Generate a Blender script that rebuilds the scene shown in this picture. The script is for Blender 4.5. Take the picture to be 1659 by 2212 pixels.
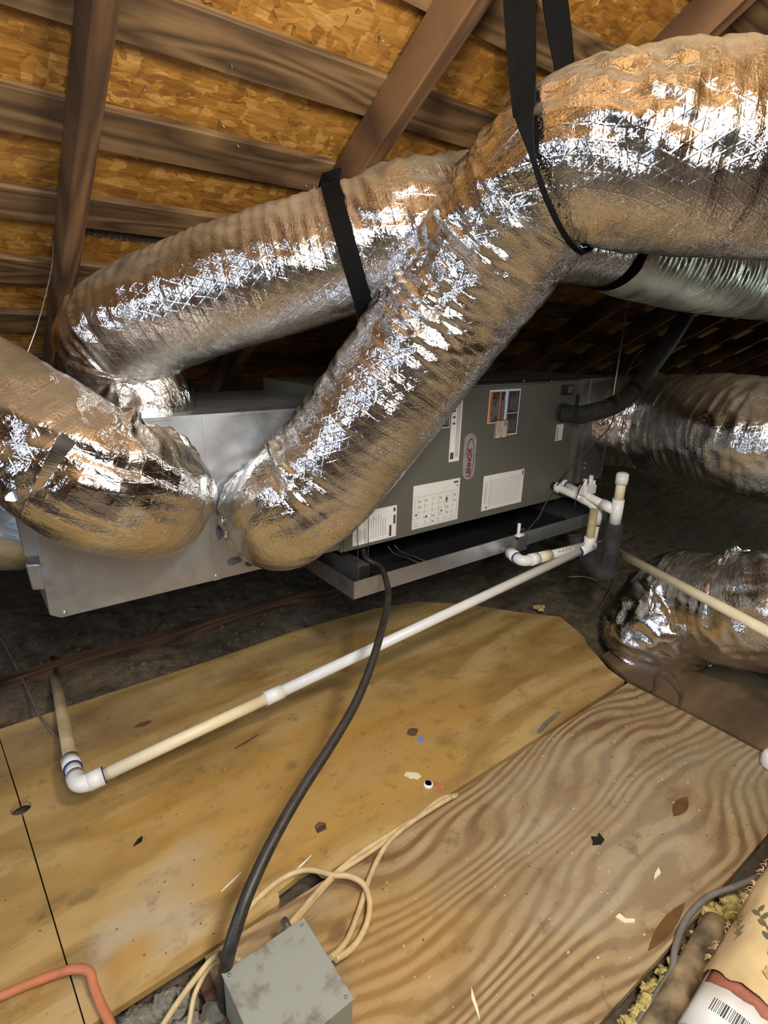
import bpy, bmesh, math, random
import numpy as np
from mathutils import Vector, Matrix, noise
random.seed(7)
for o in list(bpy.data.objects): bpy.data.objects.remove(o)
scn = bpy.context.scene
COL = scn.collection
CH = 1.22                                   # eye height of the photographer above the plywood

# ---------------------------------------------------------------- camera
RIGHT = Vector((0.7921, -0.6098, 0.0270)); FWD = Vector((0.5876, 0.7486, -0.3072))
a_, b_, c_ = 3.12314179e-01, -6.65408515e-01, 2.83588610e-02
_Rx = np.array([[1,0,0],[0,math.cos(a_),-math.sin(a_)],[0,math.sin(a_),math.cos(a_)]])
_Ry = np.array([[math.cos(b_),0,math.sin(b_)],[0,1,0],[-math.sin(b_),0,math.cos(b_)]])
_Rz = np.array([[math.cos(c_),-math.sin(c_),0],[math.sin(c_),math.cos(c_),0],[0,0,1]])
_M = _Rz @ _Rx @ _Ry @ np.array([[1,0,0],[0,0,-1],[0,1,0]])
RIGHT, DOWN, FWD = Vector(_M[0]), Vector(_M[1]), Vector(_M[2])
FPX = 1200.05
cam_d = bpy.data.cameras.new('camera'); cam = bpy.data.objects.new('camera', cam_d); COL.objects.link(cam)
cam_d.sensor_fit = 'HORIZONTAL'; cam_d.sensor_width = 36; cam_d.lens = FPX/1659*36
cam_d.clip_start = 0.02
mw = Matrix.Identity(4)
for i in range(3):
    mw[i][0] = RIGHT[i]; mw[i][1] = -DOWN[i]; mw[i][2] = -FWD[i]
mw[2][3] = CH
cam.matrix_world = mw
scn.camera = cam

# ---------------------------------------------------------------- world, lights, exposure
w = bpy.data.worlds.new('attic_air'); scn.world = w; w.use_nodes = True
w.node_tree.nodes['Background'].inputs[0].default_value = (0.03, 0.03, 0.035, 1)
w.node_tree.nodes['Background'].inputs[1].default_value = 0.3
def lamp(name, kind, loc, energy, col, size, rot=None, size_y=None):
    l = bpy.data.lights.new(name, kind); l.energy = energy; l.color = col
    o = bpy.data.objects.new(name, l); COL.objects.link(o); o.location = loc
    if kind == 'AREA':
        l.size = size
        if size_y: l.shape = 'RECTANGLE'; l.size_y = size_y
        o.rotation_euler = rot
    else: l.shadow_soft_size = size
    return o
lamp('attic_bulb', 'POINT', (0.50, -0.10, CH+0.56), 50, (1.0, 0.90, 0.74), 0.09)
lamp('work_light', 'POINT', (0.10, -0.36, CH+0.40), 46, (0.93, 0.97, 1.0), 0.20)
lamp('gable_daylight', 'AREA', (-2.6, 0.6, 1.5), 22, (0.62, 0.78, 1.0), 0.9, (0, math.radians(-90), 0))
lamp('right_fill_light', 'AREA', (7.2, 0.2, 1.3), 18, (0.80, 0.95, 0.86), 0.9, (0, math.radians(90), 0))  # added fill light from the right, brightens the dark rear duct
scn.view_settings.view_transform = 'Standard'
scn.view_settings.look = 'None'
scn.view_settings.exposure = 0.66
scn.view_settings.gamma = 1.0
scn.view_settings.use_curve_mapping = False

# ---------------------------------------------------------------- geometry helpers
CAM = Vector((0, 0, CH))
def ray(x, y): return RIGHT*((x-829.5)/FPX) + DOWN*((y-1106)/FPX) + FWD
def at(x, y, d): return CAM + ray(x, y)*d                     # point at forward distance d
def aty(x, y, Y): r = ray(x, y); return CAM + r*(Y/r.y)        # point on the upright plane at depth Y
def atx(x, y, X): r = ray(x, y); return CAM + r*(X/r.x)
def atz(x, y, z): r = ray(x, y); return CAM + r*((z-CH)/r.z)  # point at height z

def tag(o, label=None, cat=None, group=None, kind=None):
    if label: o['label'] = label
    if cat: o['category'] = cat
    if group: o['group'] = group
    if kind: o['kind'] = kind
    return o
def mesh_obj(name, verts, faces, mat=None, parent=None, smooth=False, uvs=None):
    me = bpy.data.meshes.new(name)
    me.from_pydata([tuple(v) for v in verts], [], faces)
    if uvs is not None:
        ul = me.uv_layers.new(name='UVMap')
        for l in me.loops: ul.data[l.index].uv = uvs[l.vertex_index]
    if smooth:
        for p in me.polygons: p.use_smooth = True
    me.update()
    o = bpy.data.objects.new(name, me); COL.objects.link(o)
    if mat: me.materials.append(mat)
    if parent: o.parent = parent
    return o
def bm_obj(name, bm, mat=None, parent=None, smooth=False):
    bmesh.ops.recalc_face_normals(bm, faces=bm.faces)
    me = bpy.data.meshes.new(name); bm.to_mesh(me); bm.free()
    if smooth:
        for p in me.polygons: p.use_smooth = True
    o = bpy.data.objects.new(name, me); COL.objects.link(o)
    if mat: me.materials.append(mat)
    if parent: o.parent = parent
    return o
def empty(name, loc=(0,0,0)):
    o = bpy.data.objects.new(name, None); COL.objects.link(o); o.empty_display_size = .05
    return o
def bevel(o, w, seg=2):
    m = o.modifiers.new('bevel', 'BEVEL'); m.width = w; m.segments = seg; m.limit_method = 'ANGLE'; return o
def hexa(bm, p):     # 8 corners: bottom loop 0-3, top loop 4-7
    vs = [bm.verts.new(q) for q in p]
    for f in ((0,3,2,1),(4,5,6,7),(0,1,5,4),(1,2,6,5),(2,3,7,6),(3,0,4,7)): bm.faces.new([vs[i] for i in f])
def box_bm(bm, x0, x1, y0, y1, z0, z1):
    hexa(bm, [(x0,y0,z0),(x1,y0,z0),(x1,y1,z0),(x0,y1,z0),(x0,y0,z1),(x1,y0,z1),(x1,y1,z1),(x0,y1,z1)])
def box(name, x0, x1, y0, y1, z0, z1, mat, parent=None, bev=0):
    bm = bmesh.new(); box_bm(bm, x0, x1, y0, y1, z0, z1)
    o = bm_obj(name, bm, mat, parent)
    if bev: bevel(o, bev)
    return o
def poly_slab(name, pts, z0, z1, mat, parent=None):
    n = len(pts)
    v = [(x, y, z0) for x, y in pts] + [(x, y, z1) for x, y in pts]
    f = [list(range(n))[::-1], list(range(n, 2*n))] + [[i, (i+1) % n, n+(i+1) % n, n+i] for i in range(n)]
    bm = bmesh.new(); vs = [bm.verts.new(q) for q in v]
    for q in f: bm.faces.new([vs[i] for i in q])
    return bm_obj(name, bm, mat, parent)
def catmull(pts, n):
    P = [np.array(p, float) for p in pts]
    P = [2*P[0]-P[1]] + P + [2*P[-1]-P[-2]]
    out = []
    for i in range(1, len(P)-2):
        p0, p1, p2, p3 = P[i-1:i+3]
        for k in range(n):
            t = k/n
            out.append(.5*((2*p1)+(-p0+p2)*t+(2*p0-5*p1+4*p2-p3)*t*t+(-p0+3*p1-3*p2+p3)*t**3))
    out.append(P[-2]); return out
def frames(path):
    path = [Vector(p) for p in path]; n = len(path)
    T = [(path[min(i+1, n-1)]-path[max(i-1, 0)]).normalized() for i in range(n)]
    up = Vector((0, 0, 1)) if abs(T[0].z) < .9 else Vector((0, 1, 0))
    N = [(up - T[0]*up.dot(T[0])).normalized()]
    for i in range(1, n):
        v = N[-1] - T[i]*N[-1].dot(T[i]); N.append(v.normalized())
    return path, T, N, [T[i].cross(N[i]) for i in range(n)]
def tube_bm(bm, path, r, seg=14, caps=True):
    path, T, N, B = frames(path); rings = []
    for i, p in enumerate(path):
        ri = r[i] if isinstance(r, (list, tuple)) else r
        rings.append([bm.verts.new(p + (N[i]*math.cos(2*math.pi*k/seg) + B[i]*math.sin(2*math.pi*k/seg))*ri) for k in range(seg)])
    for i in range(len(rings)-1):
        for k in range(seg):
            f = bm.faces.new((rings[i][k], rings[i][(k+1) % seg], rings[i+1][(k+1) % seg], rings[i+1][k])); f.smooth = True
    if caps:
        bm.faces.new(rings[0][::-1]); bm.faces.new(rings[-1])
def tube(name, pts, r, mat, parent=None, seg=14, n=8, curve=True, caps=True):
    bm = bmesh.new(); path = catmull(pts, n) if curve else pts
    tube_bm(bm, path, r, seg, caps); return bm_obj(name, bm, mat, parent)
def pipe_open(name, p0, p1, r, mat, parent, th=.003, seg=20):
    bm = bmesh.new(); p0, p1 = Vector(p0), Vector(p1); d = (p1-p0).normalized()
    tube_bm(bm, [p0, p1, p1, p1-d*.05], [r, r, r-th, r-th], seg, True)
    return bm_obj(name, bm, mat, parent)
def ball_bm(bm, c, r, u=10, v=6):
    bmesh.ops.create_uvsphere(bm, u_segments=u, v_segments=v, radius=r, matrix=Matrix.Translation(c))

# ---------------------------------------------------------------- materials
def mat(name):
    m = bpy.data.materials.new(name); m.use_nodes = True
    nt = m.node_tree; b = nt.nodes['Principled BSDF']; return m, nt, b
class N:
    """tiny node builder"""
    def __init__(s, nt): s.nt = nt
    def __call__(s, kind, ins=None, **kw):
        n = s.nt.nodes.new(kind)
        for k, v in kw.items(): setattr(n, k, v)
        for k, v in (ins or {}).items():
            if hasattr(v, 'is_output') or isinstance(v, bpy.types.NodeSocket): s.nt.links.new(v, n.inputs[k])
            else: n.inputs[k].default_value = v
        return n
    def math(s, op, a, b=0.0, c=None, clamp=False):
        n = s.nt.nodes.new('ShaderNodeMath'); n.operation = op; n.use_clamp = clamp
        for i, v in enumerate((a, b) if c is None else (a, b, c)):
            if isinstance(v, bpy.types.NodeSocket): s.nt.links.new(v, n.inputs[i])
            else: n.inputs[i].default_value = v
        return n.outputs[0]
    def coords(s, kind='Object', scale=(1,1,1), rot=(0,0,0), loc=(0,0,0), rand=False):
        tc = s.nt.nodes.new('ShaderNodeTexCoord'); v = tc.outputs[kind]
        if rand:
            oi = s.nt.nodes.new('ShaderNodeObjectInfo')
            m = s('ShaderNodeVectorMath', {0: v}, operation='ADD')
            k = s.math('MULTIPLY', oi.outputs['Random'], 37.0); cx = s('ShaderNodeCombineXYZ', {0: k, 1: k, 2: k})
            s.nt.links.new(cx.outputs[0], m.inputs[1]); v = m.outputs[0]
        mp = s('ShaderNodeMapping', {'Vector': v, 'Scale': scale, 'Rotation': rot, 'Location': loc})
        return mp.outputs[0]
    def noise(s, vec, scale, detail=3, rough=.55, dist=0.0, out='Fac'):
        return s('ShaderNodeTexNoise', {'Vector': vec, 'Scale': scale, 'Detail': detail, 'Roughness': rough, 'Distortion': dist}).outputs[out]
    def ramp(s, fac, stops, interp='LINEAR'):
        n = s('ShaderNodeValToRGB', {'Fac': fac}); cr = n.color_ramp; cr.interpolation = interp
        while len(cr.elements) < len(stops): cr.elements.new(.5)
        for e, (p, c) in zip(cr.elements, stops):
            e.position = p; e.color = (*c, 1) if not isinstance(c, (int, float)) else (c, c, c, 1)
        return n.outputs[0]
    def mix(s, fac, a, b, blend='MIX'):
        n = s.nt.nodes.new('ShaderNodeMix'); n.data_type = 'RGBA'; n.blend_type = blend
        for sock, v in ((n.inputs[0], fac), (n.inputs[6], a), (n.inputs[7], b)):
            if isinstance(v, bpy.types.NodeSocket): s.nt.links.new(v, sock)
            elif sock.type == 'RGBA': sock.default_value = (*v, 1)
            else: sock.default_value = v
        return n.outputs[2]
    def bump(s, h, strength=.3, dist=.002, normal=None):
        n = s('ShaderNodeBump', {'Height': h, 'Strength': strength, 'Distance': dist})
        if normal is not None: s.nt.links.new(normal, n.inputs['Normal'])
        return n.outputs[0]
def plain(name, col, rough=.5, metal=0, var=.15, vscale=30, bump=0.0, bscale=200, spec=None):
    m, nt, b = mat(name); n = N(nt); v = n.coords()
    f = n.noise(v, vscale, 4)
    dark = tuple(c*(1-var*1.6) for c in col); lite = tuple(min(1, c*(1+var)) for c in col)
    nt.links.new(n.ramp(f, [(.3, dark), (.7, lite)]), b.inputs['Base Color'])
    b.inputs['Roughness'].default_value = rough; b.inputs['Metallic'].default_value = metal
    if spec is not None: b.inputs['Specular IOR Level'].default_value = spec
    if bump: nt.links.new(n.bump(n.noise(v, bscale, 3), bump, .002), b.inputs['Normal'])
    return m

def make_osb():
    m, nt, b = mat('osb'); n = N(nt)
    wob = n.noise(n.coords(scale=(1,1,1)), 9, 2, out='Color')
    def layer(rot, sc):
        v = n.coords(rot=rot, scale=sc)
        v2 = n('ShaderNodeVectorMath', {0: v, 1: n('ShaderNodeVectorMath', {0: wob, 1: (.45, .45, .45)}, operation='MULTIPLY').outputs[0]}, operation='ADD').outputs[0]
        t = n('ShaderNodeTexVoronoi', {'Vector': v2, 'Scale': 1.0, 'Randomness': 1.0}, feature='F1')
        return n('ShaderNodeSeparateColor', {0: t.outputs['Color']}).outputs[0], t.outputs['Distance']
    a, da = layer((0, 0, .25), (11, 42, 42)); c, dc = layer((0, 0, -.6), (44, 13, 44)); d, dd = layer((0, 0, .85), (20, 70, 60))
    sel = n.ramp(n.noise(n.coords(), 22, 2), [(.48, 0.0), (.5, 1.0)])
    ab = n.mix(sel, a, c)
    abd = n.mix(.42, ab, d)
    col = n.ramp(abd, [(.1, (.22, .09, .010)), (.35, (.32, .145, .018)), (.6, (.41, .20, .03)), (.9, (.58, .33, .09))])
    grain = n.noise(n.coords(scale=(12, 90, 90), rot=(0, 0, .4)), 2, 4)
    col = n.mix(.55, col, n.ramp(grain, [(.3, (.33, .2, .1)), (.7, (1, .9, .75))]), 'MULTIPLY')
    big = n.noise(n.coords(), 2.2, 3)
    col = n.mix(n.ramp(big, [(.5, 0.0), (.75, .35)]), col, (.36, .19, .05))
    nt.links.new(col, b.inputs['Base Color']); b.inputs['Roughness'].default_value = .62
    nt.links.new(n.bump(abd, .9, .003), b.inputs['Normal']); return m
def make_lumber(name, dark, mid, lite, axis='X', bumpk=.25, rough=.75):
    m, nt, b = mat(name); n = N(nt)
    sc = {'X': (.9, 14, 14), 'Y': (14, .9, .9), 'Z': (14, 14, .9)}[axis]
    v = n.coords(scale=sc, rand=True)
    w1 = n.noise(v, 1.1, 2, .5)
    rw = n.noise(n.coords(scale={'X': (.8, 7, 7), 'Y': (7, .8, .8), 'Z': (7, 7, .8)}[axis], rand=True), 1.0, 2, .5)
    rings = n.math('PINGPONG', n.math('MULTIPLY', rw, 22.0), 1.0)
    fine = n.noise(v, 7, 5, .6)
    f = n.math('ADD', n.math('MULTIPLY', rings, .5), n.math('MULTIPLY', fine, .55))
    f = n.math('ADD', n.math('MULTIPLY', f, .8), n.math('MULTIPLY', w1, .25))
    col = n.ramp(f, [(.3, dark), (.5, mid), (.72, lite)])
    kn = n('ShaderNodeTexVoronoi', {'Vector': n.coords(scale={'X': (2.2, 7, 7), 'Y': (7, 2.2, 2.2), 'Z': (7, 7, 2.2)}[axis], rand=True), 'Scale': 1.0}).outputs['Distance']
    col = n.mix(n.ramp(kn, [(.05, .85), (.16, 0.0)]), col, tuple(c*.4 for c in dark))
    st = n.noise(n.coords(rand=True), 5, 4)
    col = n.mix(n.ramp(st, [(.5, 0.0), (.75, .6)]), col, tuple(c*.6 for c in dark))
    nt.links.new(col, b.inputs['Base Color']); b.inputs['Roughness'].default_value = rough
    nt.links.new(n.bump(fine, bumpk, .0012), b.inputs['Normal']); return m
def blob(n, sep, cx, cy, rx, ry, rot, wob, hard=.35):
    """soft ragged patch of colour or dirt, fixed to the board at (cx, cy)"""
    x = n.math('SUBTRACT', sep.outputs[0], cx); y = n.math('SUBTRACT', sep.outputs[1], cy)
    ca, sa = math.cos(rot), math.sin(rot)
    u = n.math('DIVIDE', n.math('ADD', n.math('MULTIPLY', x, ca), n.math('MULTIPLY', y, sa)), rx)
    v = n.math('DIVIDE', n.math('SUBTRACT', n.math('MULTIPLY', y, ca), n.math('MULTIPLY', x, sa)), ry)
    d = n.math('SQRT', n.math('ADD', n.math('MULTIPLY', u, u), n.math('MULTIPLY', v, v)))
    d = n.math('ADD', d, n.math('MULTIPLY', n.math('SUBTRACT', wob, .5), .9))
    return n.ramp(d, [(1-hard, 1.0), (1.0, 0.0)], 'EASE')
def make_ply(name, cols, wave, distort, colour_patches=(), contrast=1.0):
    m, nt, b = mat(name); n = N(nt)
    tc = n.coords(); sep = n('ShaderNodeSeparateXYZ', {0: tc})
    wob = n.noise(tc, 5, 4, .6)
    v = n.coords(scale=(1.0, 3.1, 1), rand=False, loc=(.3, .2, 0))
    big = n.noise(v, 1.35, 1.5, .4)
    med = n.noise(n.coords(scale=(2.0, 9, 1)), 2.2, 3, .55)
    ph = n.math('ADD', n.math('MULTIPLY', sep.outputs[1], wave), n.math('ADD', n.math('MULTIPLY', big, distort), n.math('MULTIPLY', med, 1.1)))
    tri = n.math('PINGPONG', ph, 1.0)
    fine = n.noise(n.coords(scale=(4, 70, 1)), 3, 4, .6)
    f = n.math('ADD', n.math('MULTIPLY', tri, .72*contrast), n.math('MULTIPLY', fine, .42))
    col = n.ramp(f, [(.15, cols[0]), (.47, cols[1]), (.555, cols[2]), (.95, cols[3])])
    for (cx, cy, rx, ry, rot, c, k, hard) in colour_patches:
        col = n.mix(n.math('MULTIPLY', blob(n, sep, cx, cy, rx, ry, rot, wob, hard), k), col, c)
    mud = n.noise(n.coords(scale=(1, 2.2, 1), loc=(4, 2, 0)), 3.6, 5, .6)
    col = n.mix(n.ramp(mud, [(.40, 0.0), (.62, .62)]), col, tuple(.5*a+.5*b for a, b in zip(cols[1], cols[2])))
    sm = n.noise(n.coords(scale=(1, 1.6, 1)), 6, 5, .65)
    col = n.mix(n.ramp(sm, [(.52, 0.0), (.70, .42)]), col, (.15, .085, .035))
    dirt = n.noise(tc, 14, 6, .7)
    col = n.mix(n.ramp(dirt, [(.58, 0.0), (.78, .75)]), col, (.075, .045, .02))
    sp = n('ShaderNodeTexVoronoi', {'Vector': tc, 'Scale': 26.0}).outputs['Distance']
    col = n.mix(n.ramp(sp, [(.04, .8), (.08, 0.0)]), col, (.06, .035, .015))
    nt.links.new(col, b.inputs['Base Color']); b.inputs['Roughness'].default_value = .62
    b.inputs['Specular IOR Level'].default_value = .35
    nt.links.new(n.bump(f, .22, .002), b.inputs['Normal']); return m
def make_foil(name, base, rough, dust=.35, scrim=1.0, dustcol=(.40, .33, .23)):
    m, nt, b = mat(name); n = N(nt)
    tc = nt.nodes.new('ShaderNodeTexCoord'); uv = tc.outputs['UV']
    sep = n('ShaderNodeSeparateXYZ', {0: uv})
    wobv = n.noise(n('ShaderNodeVectorMath', {0: uv, 1: (1, 1, 1)}, operation='MULTIPLY').outputs[0], 9, 2)
    def line(ax, ay, pitch, wdt):
        t = n.math('ADD', n.math('MULTIPLY', sep.outputs[0], ax/pitch), n.math('MULTIPLY', sep.outputs[1], ay/pitch))
        t = n.math('ADD', t, n.math('MULTIPLY', wobv, .9))
        d = n.math('ABSOLUTE', n.math('SUBTRACT', n.math('FRACT', t), .5))
        return n.ramp(d, [(0.0, 1.0), (wdt, 0.0)])
    l1 = line(1, .0, .014, .16); l2 = line(.5, .866, .019, .10); l3 = line(.5, -.866, .019, .10)
    lines = n.math('MAXIMUM', l1, n.math('MAXIMUM', l2, l3))
    mp = n('ShaderNodeMapping', {'Vector': uv, 'Scale': (1.7, .8, 1)}).outputs[0]
    vo = n('ShaderNodeTexVoronoi', {'Vector': n('ShaderNodeVectorMath', {0: mp, 1: n.noise(mp, 25, 2, out='Color')}, operation='ADD').outputs[0], 'Scale': 26.0}, feature='F1').outputs['Distance']
    cr = n.noise(mp, 38, 4, .6, .6)
    cr2 = n.noise(n('ShaderNodeMapping', {'Vector': uv, 'Scale': (4.0, .7, 1)}).outputs[0], 14, 3, .6, .8)
    rid = n.math('ABSOLUTE', n.math('SUBTRACT', cr2, .5))
    zone = n.ramp(n.noise(mp, 5, 2), [(.4, .25), (.65, 1.0)])
    h = n.math('ADD', n.math('MULTIPLY', lines, .26*scrim), n.math('MULTIPLY', zone, n.math('ADD', n.math('MULTIPLY', vo, .6), n.math('ADD', n.math('MULTIPLY', cr, .35), n.math('MULTIPLY', rid, 2.2)))))
    nt.links.new(n.bump(h, .27, .006), b.inputs['Normal'])
    geo = nt.nodes.new('ShaderNodeNewGeometry'); nz = n('ShaderNodeSeparateXYZ', {0: geo.outputs['Normal']}).outputs[2]
    dn = n.noise(n.coords(), 7, 5, .65)
    up = n.ramp(nz, [(.35, 0.0), (.95, 1.0)])
    dm = n.math('MULTIPLY', n.math('MULTIPLY', up, n.ramp(dn, [(.3, .35), (.7, 1.0)])), dust)
    tint = n.ramp(n.noise(mp, 6, 3), [(.3, tuple(c*.86 for c in base)), (.7, base)])
    nt.links.new(tint, b.inputs['Base Color']); b.inputs['Metallic'].default_value = 1
    nt.links.new(n.ramp(n.noise(mp, 12, 4), [(.3, rough*.7), (.75, rough*1.5)]), b.inputs['Roughness'])
    d = nt.nodes.new('ShaderNodeBsdfDiffuse'); d.inputs['Color'].default_value = (*dustcol, 1)
    mx = nt.nodes.new('ShaderNodeMixShader'); nt.links.new(dm, mx.inputs[0]); nt.links.new(b.outputs[0], mx.inputs[1]); nt.links.new(d.outputs[0], mx.inputs[2])
    nt.links.new(mx.outputs[0], nt.nodes['Material Output'].inputs['Surface']); return m
def make_galv(name, base=(.68, .72, .77), rough=.36):
    m, nt, b = mat(name); n = N(nt); v = n.coords()
    sp = n('ShaderNodeTexVoronoi', {'Vector': v, 'Scale': 55.0}).outputs['Color']
    f = n.math('ADD', n.math('MULTIPLY', n('ShaderNodeSeparateColor', {0: sp}).outputs[0], .2), n.math('MULTIPLY', n.noise(v, 6, 4), .7))
    nt.links.new(n.ramp(f, [(.2, tuple(c*.82 for c in base)), (.8, base)]), b.inputs['Base Color'])
    b.inputs['Metallic'].default_value = .92
    nt.links.new(n.ramp(f, [(.2, rough*.8), (.8, rough*1.25)]), b.inputs['Roughness'])
    nt.links.new(n.bump(n.noise(v, 3.2, 2), .12, .02), b.inputs['Normal']); return m

PALE = (.50, .43, .31); ORG = (.47, .265, .06)  # pale and orange tones for broad patches on the plywood panels
M = {}
M['osb'] = make_osb()
M['board'] = make_lumber('weathered_board', (.055, .028, .010), (.125, .068, .025), (.21, .120, .050))
M['rafter'] = make_lumber('rafter_wood', (.05, .021, .0065), (.095, .042, .013), (.17, .082, .029), 'Y')
M['darkwood'] = make_lumber('dark_old_wood', (.05, .024, .012), (.11, .055, .028), (.17, .09, .05))
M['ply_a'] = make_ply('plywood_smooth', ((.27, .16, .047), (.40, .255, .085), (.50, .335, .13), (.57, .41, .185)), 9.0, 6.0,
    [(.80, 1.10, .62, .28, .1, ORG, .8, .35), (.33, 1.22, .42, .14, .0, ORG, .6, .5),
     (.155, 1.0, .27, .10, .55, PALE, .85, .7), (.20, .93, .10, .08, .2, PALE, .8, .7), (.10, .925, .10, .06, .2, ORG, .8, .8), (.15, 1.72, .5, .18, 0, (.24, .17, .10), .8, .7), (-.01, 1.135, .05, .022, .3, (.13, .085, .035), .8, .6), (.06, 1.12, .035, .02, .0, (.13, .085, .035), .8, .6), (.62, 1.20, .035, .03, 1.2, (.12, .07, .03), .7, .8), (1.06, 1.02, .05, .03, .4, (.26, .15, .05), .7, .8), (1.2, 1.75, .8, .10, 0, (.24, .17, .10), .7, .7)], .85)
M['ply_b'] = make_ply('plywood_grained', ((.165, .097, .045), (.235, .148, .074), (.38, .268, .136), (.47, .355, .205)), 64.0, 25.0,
    [(1.18, .55, .42, .30, .25, (.44, .385, .285), .45, .4), (1.68, .40, .22, .3, 0, (.33, .31, .22), .5, .7), (.55, .62, .28, .2, 0, ORG, .45, .5), (.47, .72, .035, .02, .5, (.16, .07, .025), .85, .7), (.36, .77, .03, .015, .8, (.16, .07, .025), .8, .7), (.60, .47, .06, .04, 0, (.22, .12, .05), .6, .6)], 1.0)  # broad grey-beige and orange patches plus small rust-brown marks
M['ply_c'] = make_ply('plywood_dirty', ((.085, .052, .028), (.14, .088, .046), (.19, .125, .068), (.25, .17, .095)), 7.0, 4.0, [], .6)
M['ply_edge'] = plain('plywood_edge', (.20, .13, .07), .8)
M['foil'] = make_foil('foil_jacket', (.90, .90, .90), .13, .5)
M['foil_clean'] = make_foil('foil_jacket_clean', (.90, .90, .90), .15, .12, .4)
M['foil_dull'] = make_foil('foil_jacket_dull', (.80, .84, .79), .38, .25, 1.0, (.42, .42, .36))
M['foil_dusty'] = make_foil('foil_jacket_dusty', (.86, .84, .81), .15, .75)
M['tape'] = make_foil('foil_tape', (.92, .92, .93), .2, .1, .0)
M['galv'] = make_galv('galvanized_sheet')
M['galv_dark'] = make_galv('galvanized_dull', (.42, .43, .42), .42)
M['lennox'] = plain('cabinet_enamel', (.128, .126, .108), .42, 0, .05, 3)
M['lennox_edge'] = plain('cabinet_enamel_edge', (.17, .165, .145), .4, 0, .05, 3)
M['black'] = plain('black_plastic', (.012, .012, .013), .5)
M['pan_in'] = plain('pan_liner', (.014, .015, .018), .55, 0, .3, 8)
M['rubber'] = plain('foam_insulation', (.032, .032, .032), .8, 0, .3, 40, .4, 90)
M['strap'] = plain('woven_strap', (.0045, .0042, .004), .85, 0, .2, 300, .5, 900, .08)
M['pvc'] = plain('white_pvc', (.88, .88, .86), .35, 0, .04, 12)
M['pvc_old'] = plain('aged_pvc', (.88, .78, .54), .42, 0, .08, 9)
M['pvc_tan'] = plain('dirty_pvc', (.48, .38, .22), .55, 0, .18, 14)
M['primer'] = plain('blue_primer', (.035, .04, .16), .5)
M['paper'] = plain('label_paper', (.82, .82, .80), .6, 0, .03, 20)
M['paper_warm'] = plain('old_label_paper', (.62, .58, .47), .6, 0, .06, 20)
M['ink'] = plain('label_ink', (.07, .07, .075), .6)
M['ink_soft'] = plain('label_ink_soft', (.30, .30, .31), .6)
M['decal_dark'] = plain('decal_dark', (.05, .05, .052), .5, 0, .6, 160)
M['orange'] = plain('decal_orange', (.72, .20, .05), .5)
M['blue'] = plain('decal_blue', (.06, .07, .22), .5)
M['red'] = plain('logo_red', (.20, .012, .025), .4)
M['badge'] = plain('badge_plastic', (.42, .42, .44), .35, .3)
M['bluebit'] = plain('light_blue_plastic', (.20, .33, .62), .5)
M['steel'] = plain('zinc_screw', (.72, .72, .72), .25, 1)
M['wire'] = plain('hanger_wire', (.52, .50, .47), .35, .9)
M['whip'] = plain('black_conduit', (.032, .028, .024), .45, 0, .3, 60, .3, 260)
M['cream'] = plain('cream_cable', (.66, .50, .27), .5, 0, .12, 40)
M['greycable'] = plain('grey_cable', (.19, .175, .15), .6, 0, .15, 40)
M['brownwire'] = plain('brown_wire', (.075, .05, .035), .6)
M['coral'] = plain('coral_tube', (.55, .20, .095), .5, 0, .12, 25)
M['boxgrey'] = None
M['soil'] = None

def make_boxgrey():
    m, nt, b = mat('grey_enamel_box'); n = N(nt); v = n.coords()
    s1 = n.noise(v, 16, 5, .65)
    col = n.mix(n.ramp(s1, [(.5, 0.0), (.7, .85)]), (.285, .295, .255), (.11, .075, .04))
    nt.links.new(col, b.inputs['Base Color']); b.inputs['Roughness'].default_value = .5; return m
M['boxgrey'] = make_boxgrey()
def make_soil():
    m, nt, b = mat('dusty_loose_fill'); n = N(nt); v = n.coords()
    f = n.noise(v, 22, 6, .7); g = n.noise(v, 3, 3)
    col = n.ramp(f, [(.3, (.055, .038, .023)), (.5, (.13, .094, .058)), (.68, (.20, .15, .098)), (.8, (.32, .25, .17))])
    col = n.mix(n.ramp(g, [(.4, 0.0), (.7, .5)]), col, (.10, .09, .075))
    nt.links.new(col, b.inputs['Base Color']); b.inputs['Roughness'].default_value = .95
    nt.links.new(n.bump(f, .9, .012), b.inputs['Normal']); return m
M['soil'] = make_soil(); M['mastic'] = plain('grey_mastic', (.14, .14, .17), .7)
def make_wool(name, a, c):
    m, nt, b = mat(name); n = N(nt); v = n.coords()
    nt.links.new(n.ramp(n.noise(v, 45, 5, .7), [(.3, a), (.7, c)]), b.inputs['Base Color']); b.inputs['Roughness'].default_value = .95
    nt.links.new(n.bump(n.noise(v, 120, 4), .8, .006), b.inputs['Normal']); return m
M['wool'] = make_wool('yellow_mineral_wool', (.33, .25, .07), (.74, .63, .25))
M['wool_grey'] = make_wool('grey_mineral_wool', (.12, .11, .09), (.30, .29, .24))
M['card'] = plain('cardboard_tube', (.33, .245, .145), .8, 0, .5, 16, .3, 40)
M['fabric'] = plain('cream_fabric', (.62, .46, .24), .85, 0, .12, 14, .4, 500)
M['leafprint'] = plain('olive_print', (.14, .13, .06), .85)
M['rustprint'] = plain('rust_print', (.34, .12, .075), .85, 0, .3, 30); M['bloom'] = plain('bloom_print', (.47, .29, .15), .85, 0, .25, 60)
M['plug'] = plain('plywood_plug', (.15, .070, .020), .6, 0, .2, 25)
M['hole'] = plain('dark_void', (.006, .004, .003), .9)

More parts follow.
